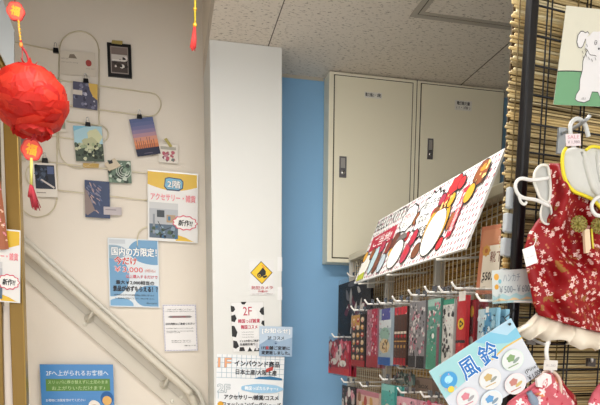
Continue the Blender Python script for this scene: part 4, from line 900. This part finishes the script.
# frill
q = MB(); n = 120; A = []; B_ = []; Cc = []
for i in range(n+1):
    u = i/n; k = u*(len(bot)-1); a = int(min(k, len(bot)-2)); p = bot[a]*(1-(k-a))+bot[a+1]*(k-a); wv = math.sin(u*46+1.2*math.sin(u*9))*.010+math.sin(u*23+1)*.006
    dn = (-_u*(.036+.003*math.sin(u*17))-_r*.060*(1-u)**2.5*1.2)
    A.append(p-GN*.006+_u*.004); B_.append(p+dn*.5+GN*(.008+wv*.6)+_r*math.sin(u*62+1)*.003); Cc.append(p+dn*(1+.08*math.sin(u*62))+GN*(.004+wv)+_r*math.sin(u*62+1)*.005)
m_ = n+1; q.add(A+B_+Cc, [(i, i+m_, i+m_+1, i+1) for i in range(n)]+[(i+m_, i+2*m_, i+2*m_+1, i+m_+1) for i in range(n)], satin, True); o_ = q.build('frilled_hem', t)
sm_ = o_.modifiers.new('s', 'SOLIDIFY'); sm_.thickness = .0015
# left armhole lining
def puff(pts, off, bulge, m, name, rim=None, rimr=.003, dep=.008, parent=None):
    q = MB(); c = (sum(p[0] for p in pts)/len(pts), sum(p[1] for p in pts)/len(pts)); S = smooth_path([V3((x, y, 0)) for x, y in pts], 4, True); k = len(S); rings = []
    for r_, o in ((1, -dep), (1, 0), (.9, bulge*.55), (.6, bulge*.9), (.3, bulge), (.05, bulge)): rings += [NPt(c[0]+(p.x-c[0])*r_, c[1]+(p.y-c[1])*r_, off+o) for p in S]
    ff = [(a*k+i, a*k+(i+1) % k, (a+1)*k+(i+1) % k, (a+1)*k+i) for a in range(5) for i in range(k)]+[tuple(5*k+i for i in range(k))]
    q.add(rings, ff, m, True); o_ = q.build(name, parent or t)
    if rim: MB().tube([NPt(p.x, p.y, off+.001) for p in S], rimr, rim, 7, closed=True).build('edge_binding', o_)
    return o_
puff([(535, 172), (540, 166), (547, 166), (549.5, 176), (550.5, 192), (548, 202), (541, 199), (537, 190), (534, 181)], .085, -.006, M('#c3c4c0', .85, bump=.5, bscale=70), 'sleeve_lining', M('#dedcd4', .6), .0028)
puff([(543, 204), (548, 203), (551, 209), (551.5, 218), (549, 224), (543, 222), (540.5, 214)], .085, -.005, M('#a9aaa6', .85), 'inner_lining', M('#d3d1c9', .6), .0022)
# neck opening with white quilt lining and yellow piping
nk = [(563, 153), (568, 148.5), (576, 147.5), (585, 149.5), (594, 147.5), (602, 148), (615, 152), (620, 180), (612, 206), (602, 209), (594, 200), (584, 195), (573, 190), (566, 180), (563, 166)]
puff(nk, .108, .008, liningm, 'neck_lining')
pip = M('#e0cf28', .45)
MB().tube([NPt(x, y, .113) for x, y in [(566, 148), (563, 154), (562.5, 166), (565.5, 180), (573, 190.5), (584, 195.5), (594, 200.5), (602, 209), (612, 212)]], .0034, pip, 8, sub=4).build('yellow_piping', t)
MB().tube([NPt(x, y, .113) for x, y in [(586, 150), (592, 146.5), (600, 147.5), (612, 150)]], .003, pip, 8, sub=4).build('yellow_piping', t)
q = MB()
for pts, r_ in (([(584, 153), (587, 168), (592, 184), (598, 196)], .0075), ([(598, 151), (599, 168), (603, 186)], .007)): q.tube([NPt(x, y, .116) for x, y in pts], [r_*.5, r_, r_, r_*.6], liningm, 10, sub=5)
q.build('lining_fold', t)
q = MB(); q.tube([NPt(x, y, .112) for x, y in [(581, 152), (582, 166), (586, 180)]], .003, M('#8f918d', .8), 6, sub=3); q.build('lining_seam', t)
def knot(x, y, off, r, col):
    q = MB(); c = NPt(x, y, off); mm = M(col, .45, .15); m2_ = M('#6d6420', .5)
    for i in range(16):
        a = 2*math.pi*i/16; d = _r*math.cos(a)+_u*math.sin(a); s2 = _r*-math.sin(a)+_u*math.cos(a)
        q.tube([c, c+d*r*.6+s2*r*.16+GN*.004, c+d*r+GN*.002, c+d*r*.6-s2*r*.16+GN*.004], r*.085, mm if i % 2 else m2_, 6, closed=True, sub=3)
    q.ball(c+GN*.005, r*.22, mm, 10); q.build('cord_knot', t)
knot(578, 224, .118, .0165, '#8f8440'); knot(598, 226, .122, .0165, '#877c3a')
q = MB(); q.slab([NPt(x, y, .120) for x, y in ((584.5, 229), (589.5, 229), (591.5, 253), (586, 253))], GN, .006, M('#ddc7a8', .5)); q.tube([NPt(591.5, 229, .121), NPt(593.5, 253, .121)], .002, M('#cfc238', .5), 6); q.build('sash_ribbon', t)
q = MB(); s_ = sheet_px((522.5, 249.5), (534, 245), (520, 269.5), NP, M('#e8e9ea', .3), .0012, off=.105)
s_.text('¥1,980', .2, .5, .8, .6, M('#b8bcc4'), .0); s_.mb.build('price_tag', t)
MB().tube([NPt(533, 247, .10), NPt(536, 240, .1), NPt(535, 233, .095)], .001, plast, 5, sub=3).build('tag_string', t)
# its hanger
t = thing('clothes_hanger', NP.at(580, 150, .1), 'white plastic hanger with looped ends carrying the red dog kimono', 'hanger')
MB().tube([NPt(x, y, .098) for x, y in [(549, 178), (540, 179.5), (531, 180), (522, 178.5), (517, 181), (515.3, 187), (518, 194), (524, 198), (534, 199.5), (541, 202), (549, 206)]], .0034, plast, 10, sub=4).build('left_arm', t)
MB().tube([NPt(x, y, .098) for x, y in [(519, 196), (521, 202), (524.5, 204.5), (526.5, 202)]], .0028, plast, 8, sub=4).build('strap_catch', t)
MB().tube([NPt(x, y, .128) for x, y in [(625, 196), (603, 196), (595, 199.5), (591.5, 206), (594, 213), (601, 216), (625, 216)]], .0038, plast, 10, sub=4).build('right_arm', t)
MB().tube([NPt(x, y, .10) for x, y in [(575, 152), (573, 144), (570.5, 134), (570.5, 125), (574.5, 119.5), (580, 119.5), (584.5, 124), (587, 131), (588.5, 137)]], .0042, M('#c9cccb', .3), 10, sub=4).build('hanger_hook', t)
s_ = sheet_px((566, 134), (580.5, 133.6), (567, 146), NP, M('#e3d6da', .3), .0012, off=.112)
s_.text('SALE', .1, .12, .9, .4, M('#c98a96'), .02).text('￥1,980', .08, .55, .92, .85, M('#8f8088'), .02); tag(s_.mb.build('price_tag'), 'pinkish price tag on the hanger hook above the red dog kimono', 'price tag')
t = thing('grid_hook', NP.at(562, 152, .0), 'grey metal hook plate on the black grid holding the kimono hanger', 'hook')
MB().slab([NPt(x, y, .012) for x, y in ((559.5, 127), (567, 127.5), (565, 154.5), (557.5, 153.5))], GN, .006, M('#a9b2ba', .3, .4)).build('back_plate', t, bevel=.001)
MB().tube([NPt(563, 133, .012), NPt(568, 131, .05), NPt(582, 123, .10), NPt(587, 119, .118), NPt(590, 115.5, .122)], .0036, M('#b9bfc4', .3, .4), 9, sub=3).build('prong', t)
# lower garments
t = thing('dog_costume', NP.at(540, 430, .1), 'pink floral dog costume at the bottom edge below the frilled hem', 'pet clothing', 'dog clothes on the grid')
q, _b = cloth([(546, 373), (538, 379), (528, 387), (517, 395), (508, 402), (503, 412), (503, 430)], [(552, 373), (558, 379), (563, 386), (568, 394), (574, 402), (578, 414), (580, 430)], .10, .03, .008, silk2, nu=30, nv=30, seed=4); q.build('body', t)
q = MB(); q.tube([NPt(x, y, .125) for x, y in [(529, 392), (534, 402), (540, 415)]], [.006, .009, .010], M('#7f8fa3', .6), 8, sub=3); q.build('blue_trim', t)
q = MB(); q.slab([NPt(x, y, .135) for x, y in ((537, 379), (546, 373), (551, 375), (552, 383), (546, 388), (538, 387))], GN, .006, M('#e6dcdc', .6)); q.build('collar', t)
t = thing('dog_costume', NP.at(572, 430, .06), 'crimson floral dog costume behind the pink one at the bottom edge', 'pet clothing', 'dog clothes on the grid')
q, _b = cloth([(556, 374), (558, 383), (560, 395), (561, 430)], [(560, 376), (566, 386), (576, 396), (582, 430)], .045, .015, .006, brocade('#a81c2c', '#e8c8a0', '#d07a70', '#c08a3c', 50), nu=20, nv=20, seed=6); q.build('body', t)
t = thing('dog_costume', NP.at(605, 430, .08), 'rose floral dog costume in the bottom right corner', 'pet clothing', 'dog clothes on the grid')
q, _b = cloth([(602, 380), (597, 386), (592, 393), (588, 402), (587, 430)], [(640, 378), (645, 390), (648, 400), (650, 415), (650, 430)], .085, .03, .008, silk2, nu=24, nv=20, seed=8); q.build('body', t)
t = thing('clothes_hanger', NP.at(548, 372, .11), 'white plastic hanger above the pink dog costume, half hidden', 'hanger')
MB().tube([NPt(x, y, .118) for x, y in [(548, 342), (546.5, 350), (547, 358), (549, 366), (552, 372)]], .0042, plast, 9, sub=4).build('hanger_hook', t)
MB().tube([NPt(x, y, .112) for x, y in [(540, 376), (547, 371), (555, 373), (560, 381), (560.5, 392), (558, 405)]], .0036, M('#cdb7a8', .35), 9, sub=4).build('arm', t)
s_ = sheet_px((544.5, 360), (558, 360.5), (544, 370), NP, M('#d3cfca', .3), .0012, off=.128); s_.text('¥1,580', .15, .4, .85, .7, M('#a8a4a6'), 0)
tag(s_.mb.build('price_tag'), 'blank looking pale price tag above the pink dog costume', 'price tag')
for i, (xa, y0_) in enumerate(((528, 336), (588, 358))):
    t = thing('grid_hook', NP.at(xa, y0_, 0), ['pale hook plate beside the wind chime board corner', 'dark hook plate on the grid under the frilled hem'][i], 'hook')
    MB().slab([NPt(x, y, .01) for x, y in ((xa, y0_), (xa+8, y0_+.8), (xa+7.5, y0_+9), (xa-.5, y0_+8))], GN, .006, M('#8a8784' if i == 0 else '#55504e', .4, .3)).build('back_plate', t)
    MB().tube([NPt(xa+4, y0_+2, .01), NPt(xa+10, y0_+6, .06), NPt(xa+20, y0_+9, .11), NPt(xa+21, y0_+5, .115)] if i == 0 else [NPt(xa+4, y0_+3, .01), NPt(xa+4, y0_+3, .05), NPt(xa+4, y0_, .055)], .003, M('#c9c7c4', .3), 8, sub=2).build('prong', t)
# wind chime board hanging from the black post
bp_ = Plane(NP.at(500, 350, .10), (-.12, -.99, 0))
s_ = sheet_px((429, 371.5), (511, 318.3), (462, 425), bp_, M('#c6cbd3', .25), .003)
s_.poly([(.0, .0), (1, 0), (1, .30), (.72, .36), (.4, .42), (.0, .50)], M('#96c6cb')); s_.poly([(.55, 0), (1, 0), (1, .34), (.85, .30), (.68, .16)], M('#78b8d2'))
s_.poly([(.74, .0), (1, 0), (1, .16), (.88, .19)], M('#a6c9dc')); s_.line([(.62, .38), (.8, .33), (1, .345)], .003, M('#d9b75a'))
s_.text('風', .28, .13, .47, .45, M('#1f6fb8'), .03, out=WHITE, ob=.07).text('鈴', .52, .10, .72, .42, M('#1f6fb8'), .03, out=WHITE, ob=.07)
s_.ell(.13, .28, .09, .13, M('#3d94cb'), 24); s_.ell(.13, .27, .045, .06, M('#9fd4e8'), 18); s_.ell(.10, .42, .035, .05, M('#e6c545'), 14)
s_.scatter(8, .02, .1, .26, .48, [M('#3d94cb'), M('#e8a0b0')], .008, rb)
for (x, y, rc, c1, c2) in ((.20, .68, '#e2cdd2', '#c97a88', '#9a989c'), (.50, .62, '#ddd9d4', '#bda268', '#8e9590'), (.80, .56, '#cfe0d6', '#7a9a68', '#85958e'), (.40, .92, '#cfdfea', '#5a96c8', '#7a90a0'), (.70, .90, '#e6d8da', '#b87a70', '#c2ac6a'), (.12, .98, '#e0e0dc', '#7aa0c0', '#888888')):
    s_.ell(x, y, .12, .16, M(rc), 24); s_.ell(x, y, .11, .145, M('#d3d7d9'), 24); s_.ell(x-.01, y-.04, .045, .055, M(c1), 16, .15, 5); s_.ell(x+.03, y+.03, .045, .025, M(c2), 14, rot=-.2); s_.line([(x-.08, y+.07), (x+.03, y+.09)], .002, M(c1))
s_.text('(Pine)', .84, .80, .99, .88, INK, .02).text('￥1,000', .84, .90, 1.0, .99, INK, .03)
s_.ell(.945, .055, .016, .022, BLACK, 14)
t = thing('wind_chime_board', s_.pt(.5, 1), 'tilted pale blue board advertising wind chimes hanging from the black post', 'sign'); s_.mb.build('printed_board', t)
hp = s_.pt(.945, .055, .001); MB().tube([hp, hp+V3((.0, .015, .012)), NP.at(516, 309, .018)], .0012, BLACK, 5).build('string', t)
for o in bpy.data.objects:
    if '_o' in o: del o['_o']
